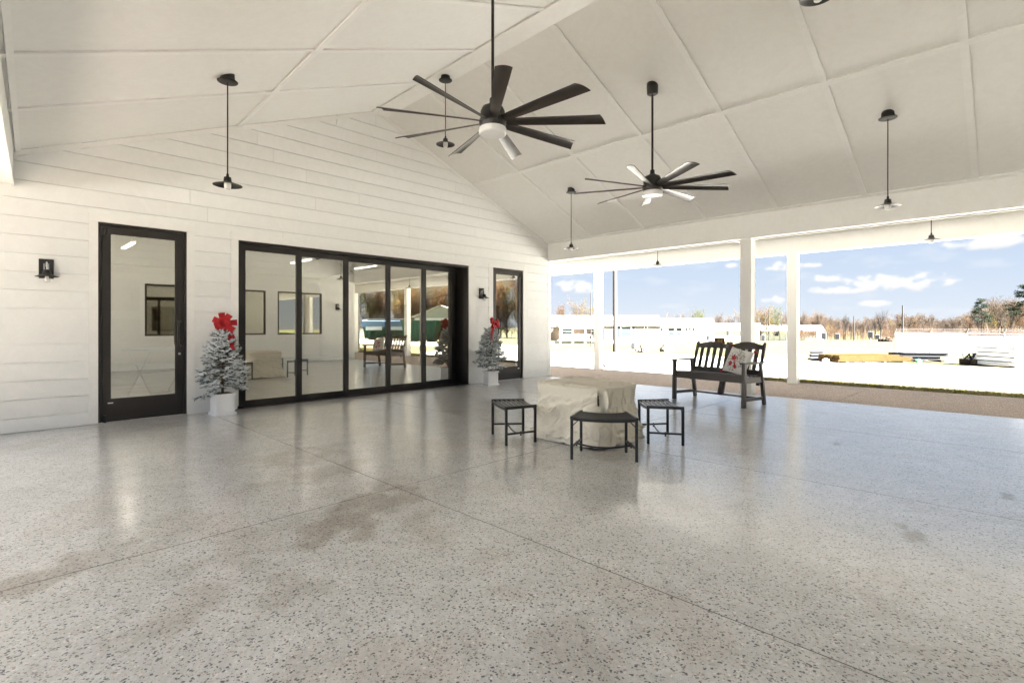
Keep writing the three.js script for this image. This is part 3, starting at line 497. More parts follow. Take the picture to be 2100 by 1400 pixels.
// ---------------------------------------------------------------- fire pit table under its cloth cover
{
  const cx = 4.545, cz = -3.31, a = 0.395, b = 0.45, H = 0.6, P = [], U = [], I = [];
  const NU = 560, NV = 190, rc = rng(909), creases = [0, 1, 2, 3, 4].map(f => {
    const list = [];
    const add = (n, ang, spread, len, w, amp, v0, v1) => { for (let k = 0; k < n; k++) { const an = ang + (rc() - 0.5) * spread; list.push([(rc() - 0.5) * 0.9, lerp(v0, v1, rc()), Math.cos(an), Math.sin(an), len * (0.5 + rc()), w * (0.6 + 0.8 * rc()), amp * (0.4 + rc()) * (rc() < 0.75 ? 1 : -0.7)]); } };
    if (f === 2) { add(18, 1.57, 0.4, 0.17, 0.013, 0.024, 0.05, 0.22); add(20, 1.2, 2.6, 0.13, 0.02, 0.034, 0.32, 0.56); add(40, 0.8, 3.1, 0.08, 0.008, 0.011, 0.1, 0.56); }
    else { add(6, f === 3 ? -0.55 : 0.6, 0.5, 0.32, 0.035, 0.016, 0.08, 0.4); add(16, f === 3 ? -0.75 : 0.7, 0.9, 0.16, 0.011, 0.010, 0.05, 0.5); add(14, 0.2, 2.4, 0.1, 0.016, 0.017, 0.42, 0.58); add(40, 0.5, 3.1, 0.07, 0.006, 0.007, 0.08, 0.56); }
    return list;
  });
  const ridged = (x, y, z) => 1 - Math.abs(n3(x, y, z)) * 2;
  const edge = th => { const c = Math.cos(th), s = Math.sin(th), n = 5.5, k = Math.pow(Math.abs(c) ** n + Math.abs(s) ** n, -1 / n); return [c * k, s * k]; };
  for (let j = 0; j <= NV; j++) for (let i = 0; i <= NU; i++) {
    const th = i / NU * 2 * Math.PI, [ex, ez] = edge(th), t = j / NV;   // first 0.42: top from centre out; then the skirt
    let x, y, z;
    const topShare = 0.42;
    if (t < topShare) {
      const q = t / topShare, x0 = ex * a * q, z0 = ez * b * q;
      const ring = Math.exp(-(((q - 0.62) / 0.13) ** 2));
      let h = 0.012 * (1 - q * q) - 0.012 * ring + 0.014 * Math.pow(ridged(x0 * 2.2 + 3, z0 * 5.5 + x0 * 2, 4.2), 3) * sm(0.05, 0.4, q) + 0.006 * fbm3(x0 * 9, z0 * 9, 2, 3);
      h -= 0.018 * sm(0.88, 1, q) ;
      x = x0; z = z0; y = H + h;
    } else {
      const q = (t - topShare) / (1 - topShare), s = q, sideX = Math.abs(ex) > Math.abs(ez), along = sideX ? ez * b : ex * a, face = sideX ? (ex > 0 ? 1 : 3) : (ez > 0 ? 2 : 4);
      const corner = Math.pow(Math.abs(ex * ez), 3);
      let out = 0.006 + 0.045 * s * s - 0.028 * Math.sin(Math.PI * Math.min(1, s * 1.15));
      // creases of the slack cloth: soft hanging folds and sharp short wrinkles
      const u = along, v = s * H;
      for (const [cu, cv, du, dv, len, w, amp] of creases[face]) {
        const x0 = u - cu, y0 = v - cv, t2 = x0 * du + y0 * dv; if (t2 < -len || t2 > len) continue;
        const d2 = (x0 * -dv + y0 * du) + 0.25 * w * Math.sin(t2 * 40 + cu * 90), e2 = d2 / w; if (e2 > 3 || e2 < -3) continue;
        out += amp * Math.exp(-e2 * e2 * (e2 > 0 ? 1 : 3.2)) * (1 - (t2 / len) ** 2) * sm(0.0, 0.08, s);
      }
      const g4 = fbm3(along * 7, s * 5, face * 5, 3); out += 0.012 * g4 * sm(0.05, 0.4, s);
      // the tuck beside the near corner
      if (face === 2 || face === 3) { const cu = face === 2 ? along + a : b - along; out -= 0.028 * Math.exp(-(((cu - (face === 2 ? 0.03 + 0.16 * s : -0.02)) / 0.03) ** 2)) * sm(0.02, 0.15, s) * sm(0.75, 0.4, s); }
      out += 0.03 * corner * s;
      const hem = 0.016 + 0.03 * Math.max(0, fbm2(th * 2.2, 7, 3)) + 0.012 * Math.max(0, Math.sin(th * 3 + 1));
      x = ex * (a + out); z = ez * (b + out); y = lerp(H - 0.016, Math.max(0.006, hem - 0.01), s) - 0.006 * Math.sin(Math.PI * s) * g4;
    }
    P.push(x, y, z); U.push(t < topShare ? x : th * 0.45, t < topShare ? z : y);
  }
  for (let j = 0; j < NV; j++) for (let i = 0; i < NU; i++) { const k = j * (NU + 1) + i; I.push(k, k + 1, k + NU + 1, k + 1, k + NU + 2, k + NU + 1); }
  const g = new THREE.BufferGeometry(); g.setAttribute('position', new THREE.Float32BufferAttribute(P, 3)); g.setAttribute('uv', new THREE.Float32BufferAttribute(U, 2)); g.setIndex(I); g.computeVertexNormals();
  const t = thing('fire_pit_table', 'low square table under a wrinkled beige cloth cover', 'table', [cx, 0, cz]);
  obj('cover', g, M.cover, t);
  obj('table_body', [bx(-0.33, 0.33, 0.001, 0.55, -0.38, 0.38)], M.stoolMetal, t);
}
// ---------------------------------------------------------------- slatted metal stools
function stool(at, inward, label) {     // wedge seat: long outer side at -z, short inner side at +z, slats along x, dished
  const t = thing('slatted_stool', label, 'stool', at, Math.atan2(inward[0], inward[1]), 'metal stools round the covered table');
  const Lo = 0.285, Li = 0.212, D = 0.165, H = 0.385, m = M.stoolMetal, half = z => lerp(Lo, Li, (z + D) / (2 * D));
  for (const [sx, sz] of [[-1, 1], [1, 1], [-1, -1], [1, -1]]) obj('leg', bar(V(sx * half(sz * D), 0, sz * D), V(sx * half(sz * D), H, sz * D), 0.026, 0.026, V(0, 0, 1)), m, t);
  for (const sx of [-1, 1]) {
    obj('end_rail', bar(V(sx * (Lo + 0.003), H - 0.008, -D - 0.013), V(sx * (Li - 0.003), H - 0.008, D + 0.013), 0.028, 0.03), m, t);
    obj('end_stretcher', bar(V(sx * half(-D + 0.012), 0.115, -D + 0.012), V(sx * half(D - 0.012), 0.115, D - 0.012), 0.018, 0.02), m, t);
    obj('bolt', [rod(V(sx * half(0), 0.085, 0), V(sx * half(0), 0.13, 0), 0.008, 0.008, 8)], m, t);
  }
  const dip = (x, L) => H - 0.003 - 0.013 * (1 - (x / L) ** 2);
  const curved = (z, w, th, up, L) => { const N = 10, list = []; for (let i = 0; i < N; i++) { const a = lerp(-L, L, i / N), b = lerp(-L, L, (i + 1) / N), A = dip(a, L) + up, Bq = dip(b, L) + up; list.push(hexa([V(a, A - th, z - w), V(b, Bq - th, z - w), V(b, Bq - th, z + w), V(a, A - th, z + w)], [V(a, A, z - w), V(b, Bq, z - w), V(b, Bq, z + w), V(a, A, z + w)])); } return list; };
  for (const sz of [-1, 1]) {
    obj('side_rail', curved(sz * D, 0.009, 0.028, 0, half(sz * D) - 0.012), m, t);
    for (const sx of [-1, 1]) obj('corner_brace', bar(V(sx * (half(sz * D) - 0.012), H - 0.075, sz * D), V(sx * (half(sz * D) - 0.055), H - 0.032, sz * D), 0.008, 0.012, V(0, 0, 1)), m, t);
  }
  for (let k = 0; k < 6; k++) { const z = lerp(-D + 0.04, D - 0.04, k / 5); obj('slat', curved(z, 0.0165, 0.008, 0.003, half(z) - 0.008), m, t); }
  const q = half(0); obj('arched_stretcher', tube([V(-q, 0.11, 0), V(-q * 0.5, 0.085, 0), V(0, 0.078, 0), V(q * 0.5, 0.085, 0), V(q, 0.11, 0)], 0.0085, 20, 6), m, t);
}
stool([3.925, 0, -3.80], [0.868, 0.496], 'black slatted stool at the left of the covered table');
stool([3.98, 0, -2.70], [0.82, -0.57], 'black slatted stool in front of the covered table, nearest the camera');
stool([4.985, 0, -2.68], [-0.675, -0.738], 'black slatted stool at the right of the covered table');
stool([5.2, 0, -3.95], [-0.7, 0.7], 'black slatted stool hidden behind the covered table');

// ---------------------------------------------------------------- two-seat bench
{
  const fwd = [-0.987, -0.16], t = thing('garden_bench', 'dark brown two seat slatted wooden bench on the terrace edge', 'bench', [8.12, 0, -3.36], Math.atan2(fwd[0], fwd[1])), m = M.bench;
  const W = 0.6, F = 0.265, Bk = -0.235;     // half width, front and back z
  const B = (n, a, b, w, h, up, par = t) => obj(n, bar(V(...a), V(...b), w, h, up ? V(...up) : V(0, 1, 0), 0.005), m, par);
  for (const s of [-1, 1]) {
    B('leg', [s * W, 0, F + 0.01], [s * W, 0.635, F - 0.005], 0.05, 0.062, [0, 0, 1]);
    B('leg', [s * W, 0, Bk - 0.075], [s * (W - 0.002), 0.635, Bk + 0.03], 0.044, 0.056, [0, 0, 1]);
    B('armrest', [s * (W + 0.005), 0.648, F + 0.06], [s * (W + 0.005), 0.648, Bk - 0.06], 0.085, 0.026);
    B('side_rail', [s * (W - 0.004), 0.405, F - 0.02], [s * (W - 0.004), 0.385, Bk - 0.03], 0.03, 0.09);
    B('foot_rail', [s * (W - 0.002), 0.115, F - 0.02], [s * (W - 0.002), 0.1, Bk - 0.05], 0.024, 0.05);
  }
  B('front_apron', [-W + 0.024, 0.41, F - 0.004], [W - 0.024, 0.41, F - 0.004], 0.03, 0.1);
  for (let k = 0; k < 5; k++) { const z = lerp(F - 0.045, Bk + 0.03, k / 4), y = lerp(0.462, 0.44, k / 4); B('seat_slat', [-W + 0.026, y, z], [W - 0.026, y, z], 0.085, 0.022); }
  for (const s of [-1, 1]) {
    const c = s * 0.302, hw = 0.276, y0 = 0.49, y1 = 0.9, zz = y => lerp(Bk + 0.03, Bk - 0.15, (y - 0.42) / 0.53);
    // posts run down as slanting inner legs
    for (const q of [-1, 1]) { const x = c + q * hw, inner = q !== s; B('back_post', [x, inner ? 0.10 : 0.3, inner ? Bk + 0.14 : Bk + 0.075], [x, 0.945, zz(0.945)], 0.046, 0.036, [0, 0, 1]); }
    B('lower_back_rail', [c - hw + 0.02, y0, zz(y0)], [c + hw - 0.02, y0, zz(y0)], 0.024, 0.075);
    const top = new THREE.Shape(); top.moveTo(-hw + 0.02, -0.06); top.lineTo(hw - 0.02, -0.06); top.lineTo(hw - 0.02, 0.005); top.bezierCurveTo(hw * 0.62, 0.005, hw * 0.55, 0.048, 0, 0.05); top.bezierCurveTo(-hw * 0.55, 0.048, -hw * 0.62, 0.005, -hw + 0.02, 0.005);
    const g = new THREE.ExtrudeGeometry(top, { depth: 0.022, bevelSize: 0.003, bevelThickness: 0.003, bevelSegments: 1, curveSegments: 10 }); g.translate(0, 0, -0.011).rotateX(-0.33).translate(c, y1, zz(y1)); obj('top_back_rail', g, m, t);
    for (let k = 0; k < 4; k++) { const x = c + lerp(-hw + 0.103, hw - 0.103, k / 3); B('back_slat', [x, y0 + 0.02, zz(y0 + 0.02)], [x, y1 - 0.03, zz(y1 - 0.03)], 0.064, 0.016, [0, 0, 1]); }
  }
  B('stretcher', [-W + 0.02, 0.115, Bk + 0.13], [W - 0.02, 0.115, Bk + 0.13], 0.024, 0.03);
  // pillow leaning on the right arm (the thing of its own)
  const cv = document.createElement('canvas'); cv.width = cv.height = 512; const c2 = cv.getContext('2d'), r = rng(404);
  c2.fillStyle = '#e9e7e4'; c2.fillRect(0, 0, 512, 512);
  const leaf = (x, y, a, L, w, col) => { c2.save(); c2.translate(x, y); c2.rotate(a); c2.fillStyle = col; c2.beginPath(); c2.moveTo(0, 0); c2.quadraticCurveTo(L / 2, -w, L, 0); c2.quadraticCurveTo(L / 2, w, 0, 0); c2.fill(); c2.restore(); };
  for (let k = 0; k < 170; k++) { const an = r() * 6.28, q = 25 + 130 * Math.sqrt(r()), x = 255 + Math.cos(an) * q * 1.05, y = 250 + Math.sin(an) * q * 1.3; leaf(x, y, an + (r() - 0.5), 26 + r() * 30, 4 + r() * 5, ['#56604f', '#6f7668', '#3f4a41', '#8a8a76', '#a29a86'][Math.floor(r() * 5)]); }
  for (let k = 0; k < 5; k++) { c2.strokeStyle = '#6b5848'; c2.lineWidth = 4; c2.beginPath(); c2.moveTo(230 + r() * 40, 300); c2.quadraticCurveTo(180 + r() * 180, 200, 130 + r() * 260, 70 + r() * 120); c2.stroke(); }
  for (const [x, y, rr, n] of [[200, 215, 62, 10], [175, 335, 52, 9], [300, 385, 40, 8]]) for (let k = 0; k < n * 3; k++) leaf(x, y, k * 6.28 / n + r() * 0.4, rr * (0.6 + r() * 0.6), 15 + r() * 9, ['#b3202c', '#cf4350', '#8e1420', '#d9707a', '#a3303a'][k % 5]);
  leaf(210, 250, 0.95, 190, 26, '#b02a34'); leaf(230, 280, 0.8, 150, 18, '#7c1a22');
  for (let k = 0; k < 34; k++) { c2.fillStyle = r() < 0.5 ? '#b81d28' : '#8c1820'; c2.beginPath(); c2.arc(130 + r() * 240, 130 + r() * 260, 5 + r() * 5, 0, 6.3); c2.fill(); }
  const ct = new THREE.CanvasTexture(cv); ct.colorSpace = THREE.SRGBColorSpace;
  const N = 36, P = [], U = [], I = [], half = 0.205;
  for (const s of [1, -1]) for (let j = 0; j <= N; j++) for (let i = 0; i <= N; i++) { const u = i / N * 2 - 1, v = j / N * 2 - 1, pin = 1 - 0.07 * (1 - Math.abs(v) ** 2) * Math.abs(u) ** 4 , pin2 = 1 - 0.07 * (1 - Math.abs(u) ** 2) * Math.abs(v) ** 4, h = Math.pow(Math.max(0, (1 - u ** 4) * (1 - v ** 4)), 0.55) * (0.062 + 0.006 * fbm2(u * 3 + s, v * 3, 3)); P.push(u * half * pin, v * half * pin2, s * h); U.push(s > 0 ? i / N : 0.02 + 0.02 * i / N, s > 0 ? j / N : 0.02 + 0.02 * j / N); }
  for (const s of [0, 1]) for (let j = 0; j < N; j++) for (let i = 0; i < N; i++) { const k = s * (N + 1) ** 2 + j * (N + 1) + i, q = [k, k + 1, k + N + 1, k + 1, k + N + 2, k + N + 1]; if (s) q.reverse(); I.push(...q); }
  const g = new THREE.BufferGeometry(); g.setAttribute('position', new THREE.Float32BufferAttribute(P, 3)); g.setAttribute('uv', new THREE.Float32BufferAttribute(U, 2)); g.setIndex(I); g.computeVertexNormals();
  const local = V(0.335, 0.655, -0.03).applyAxisAngle(V(0, 1, 0), t.rotation.y).add(t.position);
  const pl = thing('throw_pillow', 'white throw pillow with red floral print and red pompoms on the bench', 'pillow', local.toArray(), 0);
  pl.rotation.set(-0.36, t.rotation.y - 0.12, -0.2, 'YXZ');
  obj('cushion', g, std([0.8, 0.8, 0.8], 0.9, { map: ct, bumpMap: weave, bumpScale: 0.0004 }), pl);
  for (const [sx, sy] of [[-1, 1], [1, 1], [-1, -1], [1, -1]]) {
    const q = rng(9 + sx + 3 * sy), pg = new THREE.IcosahedronGeometry(0.021, 3); const a = pg.attributes.position; for (let k = 0; k < a.count; k++) { const f = 1 + 0.2 * n3(a.getX(k) * 190, a.getY(k) * 190, a.getZ(k) * 190); a.setXYZ(k, a.getX(k) * f, a.getY(k) * f, a.getZ(k) * f); } pg.computeVertexNormals();
    obj('pompom', pg.translate(sx * (half + 0.012), sy * (half + 0.012), 0), M.pom, pl);
  }
}
// ---------------------------------------------------------------- flocked trees in white planters with red bows
function potTree(at, turn, seed, label, bowTurn, tails, bs = 1) {
  const t = thing('potted_christmas_tree', label, 'tree', at, turn, 'flocked trees beside the sliding door'), r = rng(seed);
  const pot = obj('planter', [bx(-0.112, 0.112, 0.035, 0.255, -0.112, 0.112), bx(-0.132, 0.132, 0, 0.034, -0.132, 0.132), bx(-0.128, 0.128, 0.256, 0.29, -0.128, 0.128), ...[0, 1, 2, 3].flatMap(k => [[-0.099, -0.0785, 0.036, 0.254], [0.0785, 0.099, 0.036, 0.254], [-0.078, 0.078, 0.036, 0.056], [-0.078, 0.078, 0.234, 0.254]].map(([a, b, c, d]) => bx(a, b, c, d, 0.112, 0.118).rotateY(k * Math.PI / 2)))], M.potWhite, t);
  obj('soil', bx(-0.1, 0.1, 0.286, 0.2925, -0.1, 0.1), M.bark, t);
  const twigs = [], green = [], white = [];
  const N1 = [], W1 = [];
  const tri = (arr, a, b, c) => arr.push(a.x, a.y, a.z, b.x, b.y, b.z, c.x, c.y, c.z);
  const brush = (p, d, L, snow) => {           // one sprig: needles all round a thin stem, snow lying on it
    const u = Math.abs(d.y) > 0.9 ? V(1, 0, 0) : V(0, 1, 0), x = u.clone().cross(d).normalize(), y = d.clone().cross(x), n = 44;
    const q = p.clone().addScaledVector(d, L);
    twigs.push(rod(p, q, 0.0032, 0.0015, 3, true));
    for (let k = 0; k < n; k++) {
      const s = (k + r()) / n, an = r() * 6.283, side = x.clone().multiplyScalar(Math.cos(an)).addScaledVector(y, Math.sin(an)), o = p.clone().addScaledVector(d, L * s), len = 0.027 + 0.014 * r();
      const tip = o.clone().addScaledVector(side, len * 0.85).addScaledVector(d, len * 0.75), w = d.clone().cross(side).multiplyScalar(0.0028);
      const up = side.y + 0.5 * (r() - 0.5);
      const arr = (up > 0.45 - snow) ? W1 : N1;
      const ww = arr === W1 ? 2.0 : 1.1;
      tri(arr, o.clone().addScaledVector(w, ww), o.clone().addScaledVector(w, -ww), tip);
      if (arr === W1 && k % 2) { const f = side.clone().multiplyScalar(0.0042); tri(arr, o.clone().add(f), o.clone().sub(f), tip.clone().addScaledVector(w, 1.5)); }
    }
    if (snow > 0.12 + r() * 0.5) { const g = new THREE.IcosahedronGeometry(1, 1), a = g.attributes.position; for (let k = 0; k < a.count; k++) { const f = 1 + 0.45 * n3(a.getX(k) * 2 + p.x * 90, a.getY(k) * 2 + p.y * 90, a.getZ(k) * 2); a.setXYZ(k, a.getX(k) * f, a.getY(k) * f, a.getZ(k) * f); } g.scale(L * 0.46, 0.015, 0.021); g.applyMatrix4(new THREE.Matrix4().makeBasis(d, y.y > 0 ? y : y.clone().negate(), x)); g.computeVertexNormals(); const c = p.clone().addScaledVector(d, L * 0.55); white.push(flat(g.translate(c.x, c.y + 0.009, c.z))); }
  };
  const y0 = 0.40, yTop = 1.12;
  for (let k = 0; k < 92; k++) {
    const f = Math.pow(k / 92, 0.85), y = lerp(y0, yTop - 0.06, f), an = k * 2.39996 + r() * 0.5, len = lerp(0.285, 0.06, Math.pow(f, 0.9)) * (0.72 + 0.5 * r()), droop = lerp(-0.35, 0.42, f) + (r() - 0.5) * 0.75;
    let p = V(0, y, 0), d = V(Math.cos(an), droop, Math.sin(an)).normalize(); const seg = Math.max(2, Math.round(len / 0.06));
    for (let s = 0; s < seg; s++) {
      const L = len / seg, q = p.clone().addScaledVector(d, L);
      twigs.push(rod(p, q, 0.006 * (1 - s / seg) + 0.002, 0.006 * (1 - (s + 1) / seg) + 0.002, 4, true));
      if (s || f > 0.5) for (const sd of [-1, 1]) { const dd = d.clone().applyAxisAngle(V(0, 1, 0), sd * (0.6 + 0.35 * r())); dd.y += (r() - 0.5) * 1.0; brush(q.clone(), dd.normalize(), lerp(0.115, 0.06, s / seg) * (0.8 + 0.5 * r()), 0.1 + 0.75 * r()); }
      if (s === seg - 1) brush(q, d.clone(), 0.09, 0.1 + 0.7 * r());
      p = q; d.y += 0.06 + 0.08 * (r() - 0.3); d.x += (r() - 0.5) * 0.15; d.z += (r() - 0.5) * 0.15; d.normalize();
    }
  }
  for (let k = 0; k < 5; k++) brush(V(0, yTop - 0.1 + k * 0.012, 0), V((r() - 0.5) * 0.8, 1, (r() - 0.5) * 0.8).normalize(), 0.11, 0.5);
  const tg = arr => { const g = new THREE.BufferGeometry(); g.setAttribute('position', new THREE.Float32BufferAttribute(arr, 3)); g.computeVertexNormals(); g.setAttribute('uv', new THREE.Float32BufferAttribute(new Float32Array(arr.length / 3 * 2), 2)); return g; };
  obj('trunk', [rod(V(0, 0.28, 0), V(0, 0.7, 0), 0.017, 0.012, 10), rod(V(0, 0.7, 0), V(0, yTop, 0), 0.012, 0.004, 8), ...twigs], M.bark, t);
  obj('needles', tg(N1), M.needle, t);
  obj('flocking', [tg(W1), ...white], M.flock, t);
  // bow: looped ribbon and two tails
  const bow = new THREE.Group(); const strip = (pts, w, wEnd = w, ax) => { const c = new THREE.CatmullRomCurve3(pts), n = 18, P = [], I = [], U = []; for (let i = 0; i <= n; i++) { const p = c.getPoint(i / n), tn = c.getTangent(i / n), s = ax.clone().addScaledVector(tn, -ax.dot(tn)).normalize(), ww = lerp(w, wEnd, i / n) * (0.55 + 0.45 * Math.sin(Math.PI * Math.min(1, 0.12 + i / n * 0.8))); for (const q of [-1, 0, 1]) { P.push(p.x + s.x * ww * q, p.y + s.y * ww * q + (q ? 0 : 0.002), p.z + s.z * ww * q); U.push(i / n, q); } } for (let i = 0; i < n; i++) for (let j = 0; j < 2; j++) { const k = i * 3 + j; I.push(k, k + 3, k + 1, k + 1, k + 3, k + 4); } const g = new THREE.BufferGeometry(); g.setAttribute('position', new THREE.Float32BufferAttribute(P, 3)); g.setAttribute('uv', new THREE.Float32BufferAttribute(U, 2)); g.setIndex(I); g.computeVertexNormals(); return flat(g); };
  const O = V(0, 1.245, 0.06).applyAxisAngle(V(0, 1, 0), bowTurn), loops = [];
  for (let k = 0; k < 8; k++) {
    const an = k / 8 * 6.283 + 0.25 + (r() - 0.5) * 0.4, tilt = 0.5 * Math.sin(k * 2.1), dir = V(Math.cos(an), Math.sin(an), 0.25 + tilt * 0.8).normalize(), L = (0.09 + 0.06 * r()) * bs, nrm = V(-Math.sin(an), Math.cos(an), 0), w = 0.03 * bs;
    const lift = V(0, 0, 1).addScaledVector(nrm, 0.3 * (r() - 0.5)).normalize();
    const pts = [V(0, 0, 0), dir.clone().multiplyScalar(L * 0.55).addScaledVector(lift, 0.026), dir.clone().multiplyScalar(L).addScaledVector(lift, 0.012), dir.clone().multiplyScalar(L * 0.97).addScaledVector(lift, -0.012), dir.clone().multiplyScalar(L * 0.5).addScaledVector(lift, -0.02), V(0, 0, -0.004)];
    loops.push(strip(pts, w, w, nrm));
  }
  for (let k = 0; k < 6; k++) { const an = k / 6 * 6.283 + 0.6, dir = V(Math.cos(an), Math.sin(an), 0.9).normalize(), L = 0.075 * bs, nrm = V(-Math.sin(an), Math.cos(an), 0), lift = V(Math.cos(an), Math.sin(an), -0.6).normalize(); loops.push(strip([V(0, 0, 0.01), dir.clone().multiplyScalar(L * 0.6).addScaledVector(lift, 0.022 * bs), dir.clone().multiplyScalar(L).addScaledVector(lift, 0.01 * bs), dir.clone().multiplyScalar(L * 0.95).addScaledVector(lift, -0.015 * bs), dir.clone().multiplyScalar(L * 0.45).addScaledVector(lift, -0.018 * bs), V(0, 0, 0.006)], 0.027 * bs, 0.027 * bs, nrm)); }
  loops.push(flat(new THREE.IcosahedronGeometry(0.024, 2)));
  const bowMesh = obj('bow', loops.map(g => { g = flat(g); if (!g.attributes.uv) g.setAttribute('uv', new THREE.Float32BufferAttribute(new Float32Array(g.attributes.position.count * 2), 2)); return g.rotateY(bowTurn).translate(O.x, O.y, O.z); }), M.ribbon, t);
  for (const tp of tails) obj('ribbon_tail', strip(tp.map(p => V(...p)), 0.032, 0.026, V(1, 0, 0.2).normalize()).rotateY(bowTurn).translate(O.x, O.y, O.z), M.ribbon, t);
}
const camTurn = 0.3;
potTree([2.235, 0, -7.70], 0.08, 71, 'flocked tree with red bow in white planter between near door and sliding door', -0.25, [[[0, -0.02, 0], [0.03, -0.1, 0.04], [0.07, -0.2, 0.05], [0.1, -0.27, 0.06], [0.09, -0.31, 0.1], [0.12, -0.36, 0.1]], [[0, -0.02, 0], [0.06, -0.09, 0.02], [0.1, -0.16, 0.02], [0.14, -0.25, 0.03]]], 1.35);
potTree([7.22, 0, -7.66], -0.25, 83, 'flocked tree with drooping red bow in white planter at the far glass door', 0.45, [[[0, -0.02, 0], [-0.08, -0.08, 0.05], [-0.12, -0.16, 0.06], [-0.17, -0.24, 0.08], [-0.16, -0.34, 0.09]], [[0, -0.02, 0], [0.05, -0.12, 0.03], [0.06, -0.2, 0.05], [0.1, -0.3, 0.04], [0.12, -0.36, 0.06]]], 1.2);

// ---------------------------------------------------------------- inside the hall
for (const [x, k] of [[2.2, 'near glass door'], [6.1, 'second sliding leaf'], [8.1, 'third sliding leaf']]) {
  const led = std([0.9, 0.9, 0.9], 0.5, { emissive: rgb(1, 0.93, 0.82), emissiveIntensity: 0.4 });
  const t = thing('strip_light', `lit linear ceiling light inside the hall, seen through the ${k}`, 'lamp', [x, 3.0, -14.2], 0, 'strip lights inside the hall');
  obj('housing', bx(-0.045, 0.045, 0.02, 0.06, -0.62, 0.62), M.potWhite, t);
  obj('diffuser', bx(-0.04, 0.04, 0, 0.0195, -0.6, 0.6), led, t);
  obj('hanger', [rod(V(0, 0.06, -0.4), V(0, 0.12, -0.4), 0.004), rod(V(0, 0.06, 0.4), V(0, 0.12, 0.4), 0.004)], M.steel, t);
  const l = new THREE.RectAreaLight(rgb(1, 0.9, 0.75), 1.7, 0.08, 1.2); l.position.set(x, 2.99, -14.2); l.lookAt(x, 0, -14.2); scene.add(l);
}
{
  const t = thing('folding_table', 'high table on crossed metal legs inside the hall, seen through the near door', 'table', [2.15, 0, -10.85], 0.5);
  obj('table_top', new RoundedBoxGeometry(0.95, 0.03, 0.6, 2, 0.01).translate(0, 0.8, 0), M.grey, t);
  for (const sx of [-1, 1]) for (const q of [-1, 1]) obj('leg', bar(V(sx * 0.38, 0, q * 0.27), V(sx * 0.38, 0.785, -q * 0.25), 0.022, 0.022, V(1, 0, 0)), M.grey, t);
  obj('stretcher', [bar(V(-0.38, 0.4, 0), V(0.38, 0.4, 0), 0.02, 0.02), bar(V(-0.38, 0.06, 0.25), V(0.38, 0.06, 0.25), 0.02, 0.02)], M.grey, t);
}

// ---------------------------------------------------------------- beyond the terrace
const gp = (px, d) => { const v = dirOf(px, 669).multiplyScalar(d); return [v.x, land(v.x, v.z), v.z]; };
const heightFor = (d, top, g) => (669 - top) / 1050 * d + EYE - g;       // metres from the ground up to a height in the picture
const C = { tan: mat([0.13, 0.10, 0.078], 0.8), white: mat([0.8, 0.8, 0.78], 0.6), roof: mat([0.62, 0.6, 0.57], 0.85), sage: mat([0.42, 0.46, 0.42], 0.8), shutter: mat([0.03, 0.035, 0.04], 0.6), pane: phy([0.03, 0.04, 0.045], 0.08), pole: mat([0.035, 0.032, 0.03], 0.9), lumber: mat([0.055, 0.034, 0.01], 0.7, { map: woodTex }), steel: mat([0.03, 0.031, 0.034], 0.6, { metalness: 0.3 }), crate: mat([0.035, 0.026, 0.02], 0.85), galv: mat([0.2, 0.2, 0.21], 0.5, { metalness: 0.5 }), screen: mat([0.82, 0.82, 0.82], 0.8), stone: [[0.2, 0.17, 0.15], [0.12, 0.095, 0.08], [0.26, 0.23, 0.2]].map(c => mat(c, 0.9)), dump: mat([0.012, 0.045, 0.03], 0.55), tarp: mat([0.06, 0.11, 0.17], 0.6), tarpW: mat([0.35, 0.37, 0.38], 0.6), teal: mat([0.1, 0.35, 0.3], 0.6) };
